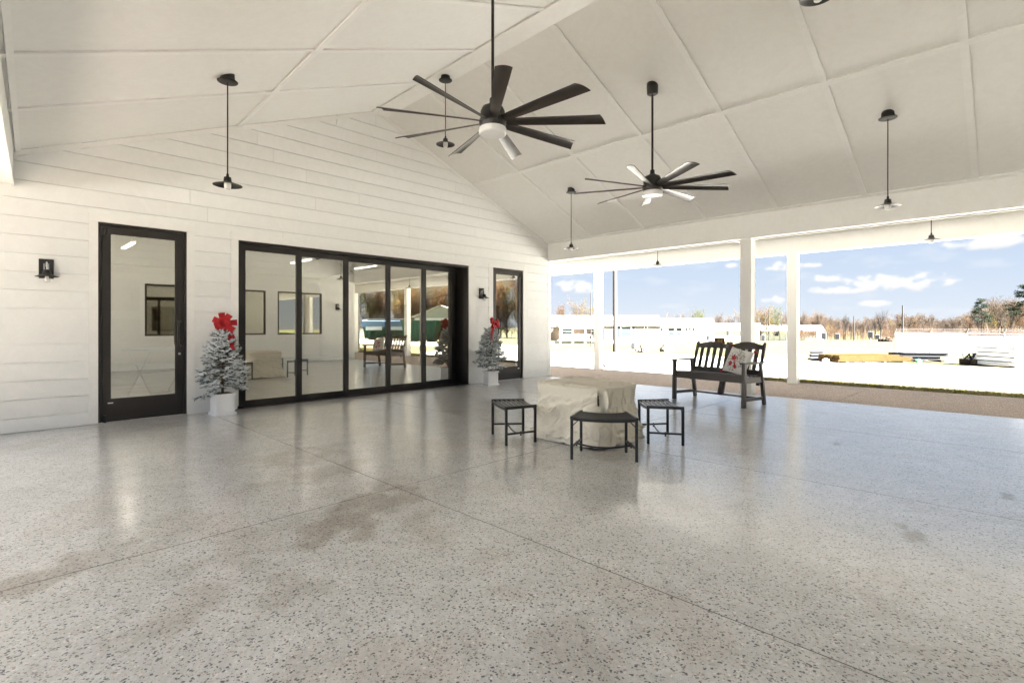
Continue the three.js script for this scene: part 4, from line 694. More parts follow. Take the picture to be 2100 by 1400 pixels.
// a single-storey home: front along x, facing +z, base at the origin
function home(at, turn, L, D, wallH, wallM, label, wins, porch, group) {
  const t = thing('manufactured_home', label, 'house', at, turn, group), ov = 0.35, rise = D * 0.2;
  obj('wall', [bx(-L / 2, L / 2, -0.6, wallH, -D / 2, D / 2), prism([[-D / 2, wallH], [D / 2, wallH], [0, wallH + rise - 0.05]], -L / 2 + 0.001, L / 2 - 0.001).rotateY(Math.PI / 2)], wallM, t);
  const R = (a, b) => hexa([V(-L / 2 - ov, wallH - 0.02, a), V(L / 2 + ov, wallH - 0.02, a), V(L / 2 + ov, wallH + rise, 0), V(-L / 2 - ov, wallH + rise, 0)], [V(-L / 2 - ov, wallH + 0.12, a), V(L / 2 + ov, wallH + 0.12, a), V(L / 2 + ov, wallH + rise + 0.14, 0), V(-L / 2 - ov, wallH + rise + 0.14, 0)]);
  obj('roof', R(D / 2 + ov), C.roof, t); obj('roof', R(-D / 2 - ov), C.roof, t);
  obj('skirting', bx(-L / 2 - 0.02, L / 2 + 0.02, -0.6, 0.55, -D / 2 - 0.02, D / 2 + 0.02), C.white, t);
  obj('fascia', bx(-L / 2 - ov, L / 2 + ov, wallH - 0.12, wallH + 0.1, D / 2 + ov, D / 2 + ov + 0.03), C.white, t);
  for (const [x, w, y, h, sh] of wins) {
    const f = obj('window', [bx(x - w / 2 - 0.1, x - w / 2, y, y + h, D / 2 + 0.001, D / 2 + 0.07), bx(x + w / 2, x + w / 2 + 0.1, y, y + h, D / 2 + 0.001, D / 2 + 0.07), bx(x - w / 2 - 0.1, x + w / 2 + 0.1, y + h, y + h + 0.1, D / 2 + 0.001, D / 2 + 0.075), bx(x - w / 2 - 0.1, x + w / 2 + 0.1, y - 0.1, y, D / 2 + 0.001, D / 2 + 0.075), bx(x - w / 2, x + w / 2, y + h / 2 - 0.03, y + h / 2 + 0.03, D / 2 + 0.012, D / 2 + 0.05)], C.white, t);
    obj('pane', bx(x - w / 2, x + w / 2, y, y + h, D / 2 + 0.002, D / 2 + 0.01), C.pane, f);
    if (sh) for (const s of [-1, 1]) obj('shutter', bx(x + s * (w / 2 + 0.3) - 0.18, x + s * (w / 2 + 0.3) + 0.18, y - 0.05, y + h + 0.05, D / 2 + 0.001, D / 2 + 0.05), C.shutter, f);
  }
  if (porch) {
    const [a, b] = porch, z = D / 2 + 1.9;
    obj('porch_roof', hexa([V(a, wallH - 0.45, z + 0.3), V(b, wallH - 0.45, z + 0.3), V(b, wallH + 0.02, D / 2 + ov - 0.05), V(a, wallH + 0.02, D / 2 + ov - 0.05)], [V(a, wallH - 0.32, z + 0.3), V(b, wallH - 0.32, z + 0.3), V(b, wallH + 0.14, D / 2 + ov - 0.05), V(a, wallH + 0.14, D / 2 + ov - 0.05)]), C.roof, t);
    obj('porch_deck', bx(a, b, 0.5, 0.62, D / 2 + 0.03, z + 0.1), C.white, t);
    for (let x = a + 0.1; x <= b; x += (b - a - 0.2) / 5) obj('porch_post', bx(x - 0.06, x + 0.06, -0.6, wallH - 0.44, z - 0.06, z + 0.06), C.white, t);
    obj('railing', [bx(a, b, 1.35, 1.42, z - 0.02, z + 0.02), bx(a, b, 0.72, 0.78, z - 0.02, z + 0.02), ...Array.from({ length: Math.floor((b - a) / 0.3) }, (_, k) => bx(a + 0.15 + k * 0.3, a + 0.18 + k * 0.3, 0.78, 1.35, z - 0.015, z + 0.015))], C.white, t);
  }
  return t;
}
const HG = 'houses across the field', face = p => Math.atan2(-p[0], -p[2]);
{
  const W = (x, w = 1.0, sh = 0, y = 1.25, h = 1.3) => [x, w, y, h, sh];
  let p = gp(1150, 80); home(p, face(p) + 0.22, 17, 7, 2.75, C.tan, 'long tan house with white porch posts and pale roof, leftmost across the field', [W(-6.6), W(-3.2, 1.0), W(0.2, 1.5), W(4.4), W(7)], [-1.4, 8.2], HG);
  p = gp(1290, 77); home(p, face(p) + 0.15, 8, 6.5, 2.7, std([0.24, 0.21, 0.18], 0.8), 'cream house with dark shuttered double window behind the utility pole', [W(-0.9, 1.4, 1, 1.05, 1.4), W(1.9, 0.3)], null, HG);
  p = gp(1240, 85); home(p, face(p) + 0.3, 7, 6, 2.6, std([0.16, 0.13, 0.1], 0.8), 'small tan house with side stair between its two neighbours', [W(0.5, 1.1)], [-2, 1.5], HG);
  p = gp(1380, 93); home(p, face(p) + 0.1, 13, 7, 2.7, C.white, 'white house with grey windows in the middle of the row', [W(-3.1, 0.9, 1), W(-0.6, 1.0, 0), W(0.7, 0.8, 0), W(1.9, 0.25), W(2.5, 0.25), W(3.1, 0.25)], null, HG);
  p = gp(1480, 116); home(p, face(p) - 0.1, 15, 7, 2.5, C.white, 'plain white house right of centre in the row', [W(-3, 1.0), W(2, 1.2)], null, HG);
  p = gp(1600, 138); home(p, face(p) - 0.25, 19, 7, 2.5, C.white, 'farthest long white house, between the two nearer columns', [W(-4, 1.0), W(0, 1.2), W(4, 1)], null, HG);
}
// poles
const poleAt = (px, d, top, r, lean, label) => { const g = gp(px, d), H = heightFor(d, top, g[1]); const t = thing('utility_pole', label, 'pole', g, 0, 'poles'); const N = 9, L = []; for (let k = 0; k < N; k++) { const a = k / N, b = (k + 1) / N; L.push(rod(V(lean * a * H, a * H - 0.1, 0), V(lean * b * H, b * H - 0.1, 0), lerp(r, r * 0.66, a), lerp(r, r * 0.66, b), 10)); } obj('shaft', L, C.pole, t); return [t, H]; };
poleAt(1262, 27, 300, 0.13, -0.008, 'tall dark utility pole rising past the roof edge beside the outer column');
poleAt(1212, 45, 598, 0.06, 0, 'thin dark pole in front of the long tan house');
poleAt(1752, 118, 647, 0.15, 0, 'dark pole standing in the field before the bare woods');
poleAt(1852, 90, 625, 0.16, 0, 'taller dark pole behind the white screened fence');
poleAt(1784, 130, 655, 0.13, 0, 'short dark pole among the grey hookup boxes');
poleAt(1578, 92, 632, 0.12, 0, 'dark pole seen between the two nearer columns');
// lumber and steel lying on the lot
{
  const r = rng(61), a = V(...gp(1700, 17.8)), b = V(...gp(1846, 18.2)), d = b.clone().sub(a), L = d.length() / 2, mid = a.clone().add(b).multiplyScalar(0.5), turn = Math.atan2(-d.z, d.x);
  const t = thing('lumber_stack', 'stack of yellow lumber lying at the far edge of the lot', 'lumber', [mid.x, land(mid.x, mid.z) + 0.02, mid.z], turn);
  for (let k = 0; k < 4; k++) obj('bearer', bx(lerp(-L, L, 0.1 + k * 0.26) - 0.05, lerp(-L, L, 0.1 + k * 0.26) + 0.05, 0, 0.05, -0.5, 0.5), C.crate, t);
  for (let y = 0; y < 3; y++) for (let z = 0; z < 6; z++) { const o = (r() - 0.5) * 0.12, e = y === 2 ? -0.5 : 0; obj('plank', bx(-L + o, L + o + e, 0.052 + y * 0.07, 0.052 + y * 0.07 + 0.066, -0.5 + z * 0.165, -0.5 + z * 0.165 + 0.155), C.lumber, t); }
  const beams = (p0, p1, d0, d1, label, n) => { const a = V(...gp(p0, d0)), b = V(...gp(p1, d1)), q = b.clone().sub(a), L = q.length() / 2, m = a.clone().add(b).multiplyScalar(0.5); const t = thing('steel_beam_stack', label, 'steel beams', [m.x, land(m.x, m.z) + 0.02, m.z], Math.atan2(-q.z, q.x), 'steel beam stacks'); for (const s of [-0.8, 0, 0.8]) obj('bearer', bx(s * L - 0.05, s * L + 0.05, 0, 0.07, -0.4, 0.4), C.crate, t); for (let k = 0; k < n; k++) { const z = -0.3 + (k % 3) * 0.28, y = 0.072 + Math.floor(k / 3) * 0.125, o = (r() - 0.5) * 0.3; obj('steel_beam', [bx(-L + o, L + o, y, y + 0.014, z - 0.06, z + 0.06), bx(-L + o, L + o, y + 0.0145, y + 0.105, z - 0.008, z + 0.008), bx(-L + o, L + o, y + 0.1055, y + 0.12, z - 0.06, z + 0.06)], C.steel, t); } };
  beams(1676, 1702, 18.4, 18.6, 'short dark steel beams at the left end of the lumber', 4);
  beams(1838, 1930, 18.9, 18.6, 'long dark steel beams at the right end of the lumber', 6);
  const bag = new THREE.IcosahedronGeometry(0.1, 3), bp = bag.attributes.position; for (let k = 0; k < bp.count; k++) { const f = 1 + 0.25 * n3(bp.getX(k) * 8, bp.getY(k) * 8, bp.getZ(k) * 8); bp.setXYZ(k, bp.getX(k) * f, Math.max(-0.06, bp.getY(k) * f * 0.7), bp.getZ(k) * f); } bag.computeVertexNormals();
  const bg = gp(1884, 17.7); solid('tarpaulin_bundle', bag.clone().translate(bg[0], bg[1] + 0.08, bg[2]), C.teal, 'small teal bundle in front of the steel beams', 'bundle');
  const bw = gp(1694, 17.6); solid('tarpaulin_bundle', bag.clone().rotateY(1).translate(bw[0], bw[1] + 0.08, bw[2]), C.white, 'small white bundle at the left end of the lumber', 'bundle');
  // crate with scrap
  const c = gp(1986, 17.2), ct = thing('scrap_crate', 'brown wooden crate heaped with scrap on the lot at right', 'crate', [c[0], c[1] + 0.02, c[2]], 0.1);
  for (let k = 0; k < 3; k++) obj('crate_side', [bx(-0.22, 0.22, k * 0.06, k * 0.06 + 0.055, 0.2, 0.22), bx(-0.22, 0.22, k * 0.06, k * 0.06 + 0.055, -0.22, -0.2), bx(-0.22, -0.2, k * 0.06, k * 0.06 + 0.055, -0.199, 0.199), bx(0.2, 0.22, k * 0.06, k * 0.06 + 0.055, -0.199, 0.199)], C.crate, ct);
  for (let k = 0; k < 9; k++) obj('scrap', bar(V((r() - 0.5) * 0.3, 0.12, (r() - 0.5) * 0.3), V((r() - 0.5) * 0.5, 0.24 + r() * 0.16, (r() - 0.5) * 0.5), 0.05, 0.03), k % 3 ? C.steel : C.white, ct);
  // white slab stack
  const s = gp(2058, 16.4), st = thing('concrete_slab_stack', 'stack of white precast slabs at the right edge of the lot', 'slabs', [s[0], s[1] + 0.02, s[2]], 0.78);
  for (let k = 0; k < 5; k++) { obj('slab', bx(-0.75, 0.75, k * 0.14 + 0.03, k * 0.14 + 0.14, -0.35, 0.35), C.screen, st); obj('spacer', [bx(-0.6, -0.5, k * 0.14, k * 0.14 + 0.0295, -0.3, 0.3), bx(0.5, 0.6, k * 0.14, k * 0.14 + 0.0295, -0.3, 0.3)], C.crate, st); }
}
// fence with screen and barbed wire arms
{
  const A = V(...gp(1836, 29)), B = V(...gp(2140, 27)), n = 4, t = thing('security_fence', 'chain fence with white screen panels and angled barbed wire posts', 'fence');
  const P = k => { const q = A.clone().lerp(B, k / n); q.y = land(q.x, q.z); return q; }, up = V(0, 1, 0);
  for (let k = 0; k <= n; k++) { const p = P(k); obj('post', [rod(p, p.clone().add(V(0, 1.12, 0)), 0.035, 0.035, 8), rod(p.clone().add(V(0, 1.1, 0)), p.clone().add(V(-0.1, 1.36, 0.1)), 0.018, 0.014, 6)], C.galv, t); }
  for (let k = 0; k < n; k++) { const a = P(k), b = P(k + 1), h = (y) => [a.clone().add(V(0, y, 0)), b.clone().add(V(0, y, 0))];
    obj('top_rail', rod(...h(1.09), 0.025, 0.025, 6), C.galv, t);
    for (const [y, o] of [[1.18, 0.03], [1.26, 0.06], [1.34, 0.09]]) obj('barbed_wire', rod(a.clone().add(V(-o, y, o)), b.clone().add(V(-o, y, o)), 0.004, 0.004, 4), C.galv, t);
    const d = b.clone().sub(a).normalize(), nn = d.clone().cross(up).normalize().multiplyScalar(0.012), y1 = k < 2 ? 1.06 : 0.98;
    obj('screen_panel', hexa([a.clone().add(V(0, 0.05, 0)).addScaledVector(d, 0.05), b.clone().add(V(0, 0.05, 0)).addScaledVector(d, -0.05), b.clone().add(V(0, y1, 0)).addScaledVector(d, -0.05), a.clone().add(V(0, y1, 0)).addScaledVector(d, 0.05)], [a.clone().add(V(0, 0.05, 0)).addScaledVector(d, 0.05).add(nn), b.clone().add(V(0, 0.05, 0)).addScaledVector(d, -0.05).add(nn), b.clone().add(V(0, y1, 0)).addScaledVector(d, -0.05).add(nn), a.clone().add(V(0, y1, 0)).addScaledVector(d, 0.05).add(nn)]), C.screen, t);
  }
}
// stones, boxes and hookup posts on the grass
{
  const r = rng(222), rock = (R, seed) => { const g = new THREE.IcosahedronGeometry(R, 3), a = g.attributes.position; for (let k = 0; k < a.count; k++) { const f = 1 + 0.35 * n3(a.getX(k) * 1.6 / R + seed, a.getY(k) * 1.6 / R, a.getZ(k) * 1.6 / R); a.setXYZ(k, a.getX(k) * f, a.getY(k) * f * 0.8, a.getZ(k) * f); } g.computeVertexNormals(); return g; };
  for (const [px, d, label] of [[1318, 26, 'heap of pale boulders on the grass beside the grey box'], [1367, 27, 'heap of pale boulders on the grass left of the bench']]) { const g = gp(px, d), t = thing('boulder_heap', label, 'boulders', g, r() * 3, 'boulder heaps'); [[0, 0.12, 0, 0.2], [0.2, 0.1, 0.08, 0.16], [-0.18, 0.1, 0.1, 0.17], [0.02, 0.12, -0.2, 0.18], [0.06, 0.3, 0.02, 0.15], [-0.1, 0.28, 0.0, 0.12]].forEach(([x, y, z, R], k) => obj('boulder', rock(R, px + k * 3).translate(x, y, z), C.stone[k % 3], t)); }
  const post = (px, d, h, w, label) => { const g = gp(px, d), t = thing('utility_pedestal', label, 'utility box', g, face(g), 'utility boxes on the grass'); obj('pedestal_post', bx(-0.04, 0.04, -0.1, h * 0.6, -0.04, 0.04), C.white, t); const b = obj('cabinet', new RoundedBoxGeometry(w, h * 0.62, 0.22, 1, 0.02).translate(0, h * 0.7, 0.05), C.galv, t); obj('cabinet_door', bx(-w * 0.4, w * 0.4, h * 0.45, h * 0.95, 0.161, 0.175), C.steel, t); };
  post(1299, 26.5, 0.5, 0.22, 'grey utility box beside the boulders'); post(1690, 60, 1.3, 0.5, 'grey hookup box on the field, left of the others'); post(1718, 63, 1.2, 0.5, 'grey hookup box on the field, second from the left'); post(1786, 78, 1.6, 0.7, 'grey hookup box in front of the woods near the short pole'); post(1800, 76, 1.1, 0.6, 'low grey hookup box right of the short pole'); post(1566, 52, 1.0, 0.35, 'grey hookup box between the two nearer columns'); post(1452, 58, 1.0, 0.35, 'grey hookup box above the bench back');
  const dg = gp(1822, 84), dt = thing('debris_heap', 'low dark heap of debris by the end of the screened fence', 'debris', dg); for (let k = 0; k < 9; k++) obj('lump', rock(0.35 + r() * 0.3, k * 9).translate((r() - 0.5) * 3, 0.15, (r() - 0.5) * 1.5), C.crate, dt);
  const sg = gp(1476, 56), st = thing('play_shed', 'small wooden play shed with open bays above the bench', 'shed', sg, face(sg)); st.scale.setScalar(0.5); obj('wall', [bx(-1.1, -1.0, 0, 1.5, -0.5, 0.5), bx(1.0, 1.1, 0, 1.5, -0.5, 0.5), bx(-1, 1, 0, 1.5, -0.5, -0.42), bx(-0.25, -0.1, 0, 1.4, 0.4, 0.5), bx(0.35, 0.5, 0, 1.4, 0.4, 0.5)], C.lumber, st); obj('roof', bx(-1.25, 1.25, 1.5, 1.6, -0.65, 0.65), C.white, st);
}
// ---------------------------------------------------------------- trees
const T = { bark: mat([0.04, 0.032, 0.026], 0.95), dark: mat([0.016, 0.014, 0.013], 0.95), pale: mat([0.1, 0.088, 0.075], 0.95), twig: mat([0.058, 0.043, 0.032], 0.95), twigR: mat([0.07, 0.045, 0.03], 0.95) };
const leafM = c => mat(c, 0.9, { transmission: 0.6, thickness: 0, side: THREE.DoubleSide });
const LF = { orange: leafM([0.1, 0.052, 0.02]), gold: leafM([0.115, 0.08, 0.024]), green: leafM([0.066, 0.072, 0.02]), rust: leafM([0.075, 0.033, 0.02]), tan: leafM([0.1, 0.072, 0.042]), pine: leafM([0.014, 0.022, 0.012]) };
function growTree(seed, H, spread, leafN, leafS, opt = {}) {      // geometries of trunk and crown for a tree of height H
  const r = rng(seed), wood = [], tips = [];
  const P = [], leaves = P;
  const grow = (p, d, L, R, depth) => {
    const n = depth > 2 ? 2 : 3; let q = p;
    for (let k = 0; k < n; k++) {
      const e = q.clone().addScaledVector(d, L / n), a = lerp(R, R * 0.6, k / n), b = lerp(R, R * 0.6, (k + 1) / n);
      wood.push(rod(q, e, a, b, depth === 0 ? 7 : depth === 1 ? 5 : 3, true));
      d = d.clone().add(V((r() - 0.5) * 0.28, (r() - 0.3) * 0.16, (r() - 0.5) * 0.28)).normalize(); q = e;
      if (depth >= 1) tips.push([q, d, depth]);
      if (depth < 4 && (depth > 0 || k >= (opt.low ?? 1))) { const c = depth === 0 ? 3 : 2; for (let i = 0; i < c; i++) { const an = r() * 6.283, o = V(Math.cos(an), 0.35 + r() * 0.8, Math.sin(an)).normalize(); grow(q, d.clone().multiplyScalar(opt.up ?? 0.75).addScaledVector(o, spread).normalize(), L * (0.42 + 0.25 * r()), b * 0.55, depth + 1); } }
    }
  };
  grow(V(0, -0.2, 0), V((r() - 0.5) * 0.1, 1, (r() - 0.5) * 0.1).normalize(), H * 0.62, H * (opt.thick ?? 0.016), 0);
  const leaf = (c, s) => { const a = V(r() - 0.5, r() - 0.5, r() - 0.5).normalize().multiplyScalar(s), b = V(r() - 0.5, r() - 0.5, r() - 0.5).normalize().multiplyScalar(s * 0.7); P.push(c.x - a.x, c.y - a.y, c.z - a.z, c.x + a.x, c.y + a.y, c.z + a.z, c.x + b.x, c.y + b.y, c.z + b.z); };
  const twig = (c, d, s) => { const e = c.clone().add(d.clone().add(V((r() - 0.5) * 1.6, r() * 0.8 - 0.1, (r() - 0.5) * 1.6)).normalize().multiplyScalar(s)), w = V(r() - 0.5, r() - 0.5, r() - 0.5).normalize().multiplyScalar(H * 0.0022); P.push(c.x - w.x, c.y - w.y, c.z - w.z, c.x + w.x, c.y + w.y, c.z + w.z, e.x, e.y, e.z); };
  const outer = tips.filter(t => t[2] >= 2);
  for (let k = 0; k < leafN; k++) { const [c, d] = outer[Math.floor(r() * outer.length)], cl = 0.5 + n3(c.x * 0.5, c.y * 0.5, c.z * 0.5); if (!opt.twigs && r() > 0.35 + cl * 0.65) continue; if (opt.twigs) twig(c, d, H * 0.075 * (0.5 + r())); else leaf(c.clone().add(V((r() - 0.5), (r() - 0.5), (r() - 0.5)).multiplyScalar(H * 0.07)), leafS * (0.6 + 0.8 * r())); }
  const g = new THREE.BufferGeometry(); g.setAttribute('position', new THREE.Float32BufferAttribute(P, 3)); g.setAttribute('uv', new THREE.Float32BufferAttribute(new Float32Array(P.length / 3 * 2), 2)); g.computeVertexNormals();
  const wg = join(wood); wg.computeBoundingBox(); g.computeBoundingBox();
  const top = Math.max(wg.boundingBox.max.y, g.boundingBox.max.y);
  wg.scale(1 / top, 1 / top, 1 / top); g.scale(1 / top, 1 / top, 1 / top);     // one metre tall, scaled when planted
  return { wood: wg, crown: g };
}
function pineTree(seed) {
  const r = rng(seed), wood = [rod(V(0, -0.01, 0), V(0.01, 1, 0), 0.012, 0.003, 7, true)], P = [];
  for (let k = 0; k < 46; k++) { const y = 0.45 + 0.53 * (k / 46), an = r() * 6.28, L = 0.2 * (1.05 - y) * 2 * (0.6 + 0.6 * r()) + 0.03, e = V(Math.cos(an) * L, y + L * 0.25 * (r() - 0.2), Math.sin(an) * L); wood.push(rod(V(0, y, 0), e, 0.004, 0.0015, 3, true)); for (let i = 0; i < 46; i++) { const s = 0.35 + 0.65 * r(), c = V(0, y, 0).lerp(e, s).add(V((r() - 0.5) * 0.06, (r() - 0.4) * 0.04, (r() - 0.5) * 0.06)), a = V(r() - 0.5, r() - 0.3, r() - 0.5).normalize().multiplyScalar(0.03), b = V(r() - 0.5, r() - 0.5, r() - 0.5).normalize().multiplyScalar(0.008); P.push(c.x - b.x, c.y - b.y, c.z - b.z, c.x + b.x, c.y + b.y, c.z + b.z, c.x + a.x, c.y + a.y, c.z + a.z); } }
  const g = new THREE.BufferGeometry(); g.setAttribute('position', new THREE.Float32BufferAttribute(P, 3)); g.setAttribute('uv', new THREE.Float32BufferAttribute(new Float32Array(P.length / 3 * 2), 2)); g.computeVertexNormals(); return { wood: join(wood), crown: g };
}
const kinds = {
  bare: [growTree(1, 12, 0.62, 1500, 0, { twigs: 1 }), growTree(2, 12, 0.55, 1500, 0, { twigs: 1, up: 0.95 }), growTree(3, 12, 0.7, 1500, 0, { twigs: 1, thick: 0.02 })].map(k => [k, T.bark, T.twig]),
  pale: [[growTree(4, 12, 0.5, 1300, 0, { twigs: 1, up: 1.0 }), T.pale, T.twigR]],
  snag: [[growTree(5, 12, 0.45, 40, 0, { twigs: 1, up: 1.1, thick: 0.017 }), T.dark, T.dark]],
  orange: [growTree(6, 10, 0.75, 2600, 0.17, { low: 0 }), growTree(7, 10, 0.7, 2600, 0.17, { low: 0 })].map(k => [k, T.bark, LF.orange]),
  gold: [[growTree(8, 10, 0.75, 3000, 0.16, { low: 0 }), T.bark, LF.gold], [growTree(16, 10, 0.7, 2600, 0.17, { low: 0 }), T.bark, LF.tan]],
  green: [[growTree(9, 10, 0.68, 3600, 0.17, { low: 0 }), T.bark, LF.green]],
  rust: [[growTree(10, 10, 0.75, 2600, 0.19, { low: 0 }), T.bark, LF.rust]],
  pine: [[pineTree(12), T.dark, LF.pine]],
};
const words = { bare: 'bare grey brown tree', pale: 'pale barked bare tree', snag: 'dark leafless snag', orange: 'orange leaved autumn tree', gold: 'golden leaved autumn tree', green: 'yellow green leafy tree', rust: 'rust red autumn tree', pine: 'dark green pine' };
const cat = k => k === 'bare' || k === 'snag' ? 'bare tree' : 'tree';
const protos = {};
function plant(kind, v, at, H, turn, label, group, wide = 1) {
  const key = kind + v, list = kinds[kind];
  let o = protos[key];
  if (!o) { const [k, wm, cm] = list[v % list.length]; o = protos[key] = thing(kind === 'pine' ? 'pine_tree' : kind === 'bare' || kind === 'snag' || kind === 'pale' ? 'bare_tree' : 'autumn_tree', label, 'tree', at, turn, group); obj('trunk', k.wood, wm, o); obj('crown', k.crown, cm, o); o.scale.set(H * wide, H, H * wide); return; }
  copy(o, at, turn, label, group).scale.set(H * wide, H, H * wide);
}
{
  const r = rng(1234), G1 = 'trees along the wood edge';
  const skyline = px => { const k = [[1640, 640], [1665, 628], [1700, 636], [1725, 646], [1760, 650], [1800, 636], [1830, 640], [1860, 632], [1900, 636], [1930, 648], [1960, 640], [1990, 632], [2015, 618], [2040, 610], [2070, 602], [2110, 606], [2200, 600]]; for (let i = 0; i + 1 < k.length; i++) if (px <= k[i + 1][0]) return lerp(k[i][1], k[i + 1][1], (px - k[i][0]) / (k[i + 1][0] - k[i][0])); return 604; };
  const where = px => px < 1700 ? 'behind the outer column' : px < 1790 ? 'left of the tall field pole' : px < 1870 ? 'around the tall field pole' : px < 1960 ? 'above the screened fence' : 'near the right edge';
  for (let k = 0; k < 104; k++) {
    const px = 1644 + 480 * (k + r() * 0.9) / 104, front = k % 3, d = [118, 136, 155][front] + 14 * r(), q = r();
    let kind = q < 0.5 ? 'bare' : q < 0.62 ? 'pale' : q < 0.71 ? 'snag' : q < 0.82 ? 'orange' : 'gold';
    if (px < 1690 && q > 0.55) kind = 'orange';
    if (px > 1935 && px < 1965 && q > 0.5) kind = 'rust';
    const g = gp(px, d), top = skyline(px) + (kind === 'bare' || kind === 'pale' || kind === 'snag' ? 14 * r() - 2 : 10 + 22 * r()), H = heightFor(d, top, g[1]);
    plant(kind, kind === 'bare' ? k % 3 : kind === 'orange' || kind === 'gold' ? k % 2 : 0, g, H, r() * 6.28, `${words[kind]} ${where(px)}`, `${words[kind]}s ${where(px)}`, 0.75 + 0.35 * r());
  }
  for (const [px, d, top, kind, w, label] of [[2014, 96, 612, 'pine', 1.1, 'dark green pine standing tall above the screened fence'], [2104, 80, 582, 'pine', 1.2, 'dark green pine cut by the right edge'], [2056, 84, 598, 'bare', 1, 'tall bare tree with dark trunk near the right edge'], [1735, 112, 640, 'snag', 0.8, 'slim dark snag left of the tall field pole'], [1806, 104, 628, 'snag', 1, 'forked dark snag in front of the wood']]) { const g = gp(px, d); plant(kind, 0, g, heightFor(d, top, g[1]), r() * 6, label, undefined, w); }
  // behind the houses
  const row = [[1136, 96, 640, 'gold', 1], [1158, 92, 618, 'orange', 0], [1182, 90, 600, 'gold', 1], [1200, 94, 606, 'gold', 0], [1222, 100, 612, 'green', 0], [1246, 120, 640, 'bare', 0], [1272, 130, 648, 'green', 0], [1290, 140, 652, 'bare', 1], [1310, 138, 652, 'bare', 2], [1326, 120, 648, 'green', 0], [1342, 130, 650, 'bare', 0], [1356, 118, 650, 'gold', 0], [1368, 124, 636, 'pale', 0], [1385, 130, 642, 'bare', 1], [1402, 118, 636, 'pale', 0], [1414, 112, 628, 'bare', 2], [1427, 108, 626, 'green', 0], [1438, 110, 634, 'green', 0], [1452, 130, 650, 'bare', 0], [1462, 128, 648, 'orange', 0], [1474, 124, 638, 'bare', 1], [1490, 130, 644, 'pale', 0], [1504, 128, 640, 'bare', 0], [1520, 128, 630, 'gold', 1], [1546, 122, 626, 'gold', 0], [1560, 124, 622, 'orange', 1], [1574, 118, 622, 'gold', 0], [1588, 120, 620, 'green', 0], [1600, 122, 628, 'gold', 1], [1612, 124, 632, 'pale', 0], [1628, 126, 634, 'bare', 1]];
  const near = px => px < 1235 ? 'behind the long tan house' : px < 1330 ? 'behind the shuttered house' : px < 1420 ? 'behind the white house' : px < 1525 ? 'above the bench' : 'between the nearer columns';
  for (const [px, d, top, kind, v] of row) { const g = gp(px, d); plant(kind, v, g, heightFor(d, top, g[1]), r() * 6.28, `${words[kind]} ${near(px)}`, `${words[kind]}s ${near(px)}`, 0.85 + 0.3 * r()); }
  // mirrored in the glass: the wood and yard toward the sun
  for (let k = 0; k < 74; k++) { const a = k / 74, x = lerp(36, 64, a) + 6 * r(), z = lerp(78, 18, a) + 6 * r(), q = r(), kind = q < 0.14 ? 'bare' : q < 0.42 ? 'orange' : q < 0.85 ? 'gold' : 'green'; plant(kind, kind === 'bare' ? k % 3 : kind === 'orange' || kind === 'gold' ? k % 2 : 0, [x, land(x, z), z], 7 + 5 * r(), r() * 6, `${words[kind]} toward the sun, seen mirrored in the glass doors`, `${words[kind]}s mirrored in the glass`, 1.1); }
  // the depth of the wood
  const deep = mergeGeometries([kinds.bare[0][0].wood, kinds.bare[0][0].crown].map(flat)), n = 420, im = new THREE.InstancedMesh(deep, T.twig, n), m = new THREE.Matrix4(), q = new THREE.Quaternion();
  for (let k = 0; k < n; k++) { const px = k < 300 ? 1640 + 560 * r() : 1120 + 520 * r(), d = 175 + 70 * r(), g = gp(px, d), H = heightFor(d, (k < 300 ? skyline(px) + 8 : 652) + 12 * r(), g[1]); im.setMatrixAt(k, m.compose(V(...g), q.setFromAxisAngle(V(0, 1, 0), r() * 6.28), V(H, H, H))); }
  im.name = 'distant_wood'; im.userData = { kind: 'stuff', label: 'depth of the bare brown wood on the horizon', category: 'wood' }; scene.add(im);
  // undergrowth along the foot of the wood
  const bg = growTree(33, 6, 1.0, 900, 0, { twigs: 1, low: 0, thick: 0.008 }), bush = mergeGeometries([bg.wood, bg.crown].map(flat)), ib = new THREE.InstancedMesh(bush, T.twigR, 340);
  for (let k = 0; k < 240; k++) { const px = 1630 + 560 * r(), d = 112 + 60 * r(), g = gp(px, d), H = 2 + 2.6 * r(); ib.setMatrixAt(k, m.compose(V(...g), q.setFromAxisAngle(V(0, 1, 0), r() * 6.28), V(H * 1.6, H, H * 1.6))); }
  for (let k = 240; k < 340; k++) { const a = r(), x = lerp(34, 60, a) + 5 * r(), z = lerp(76, 16, a) + 5 * r(), H = 2 + 2.5 * r(); ib.setMatrixAt(k, m.compose(V(x, land(x, z), z), q.setFromAxisAngle(V(0, 1, 0), r() * 6.28), V(H * 1.7, H, H * 1.7))); }
  ib.name = 'undergrowth'; ib.userData = { kind: 'stuff', label: 'brown undergrowth along the foot of the wood', category: 'brush' }; scene.add(ib);
}
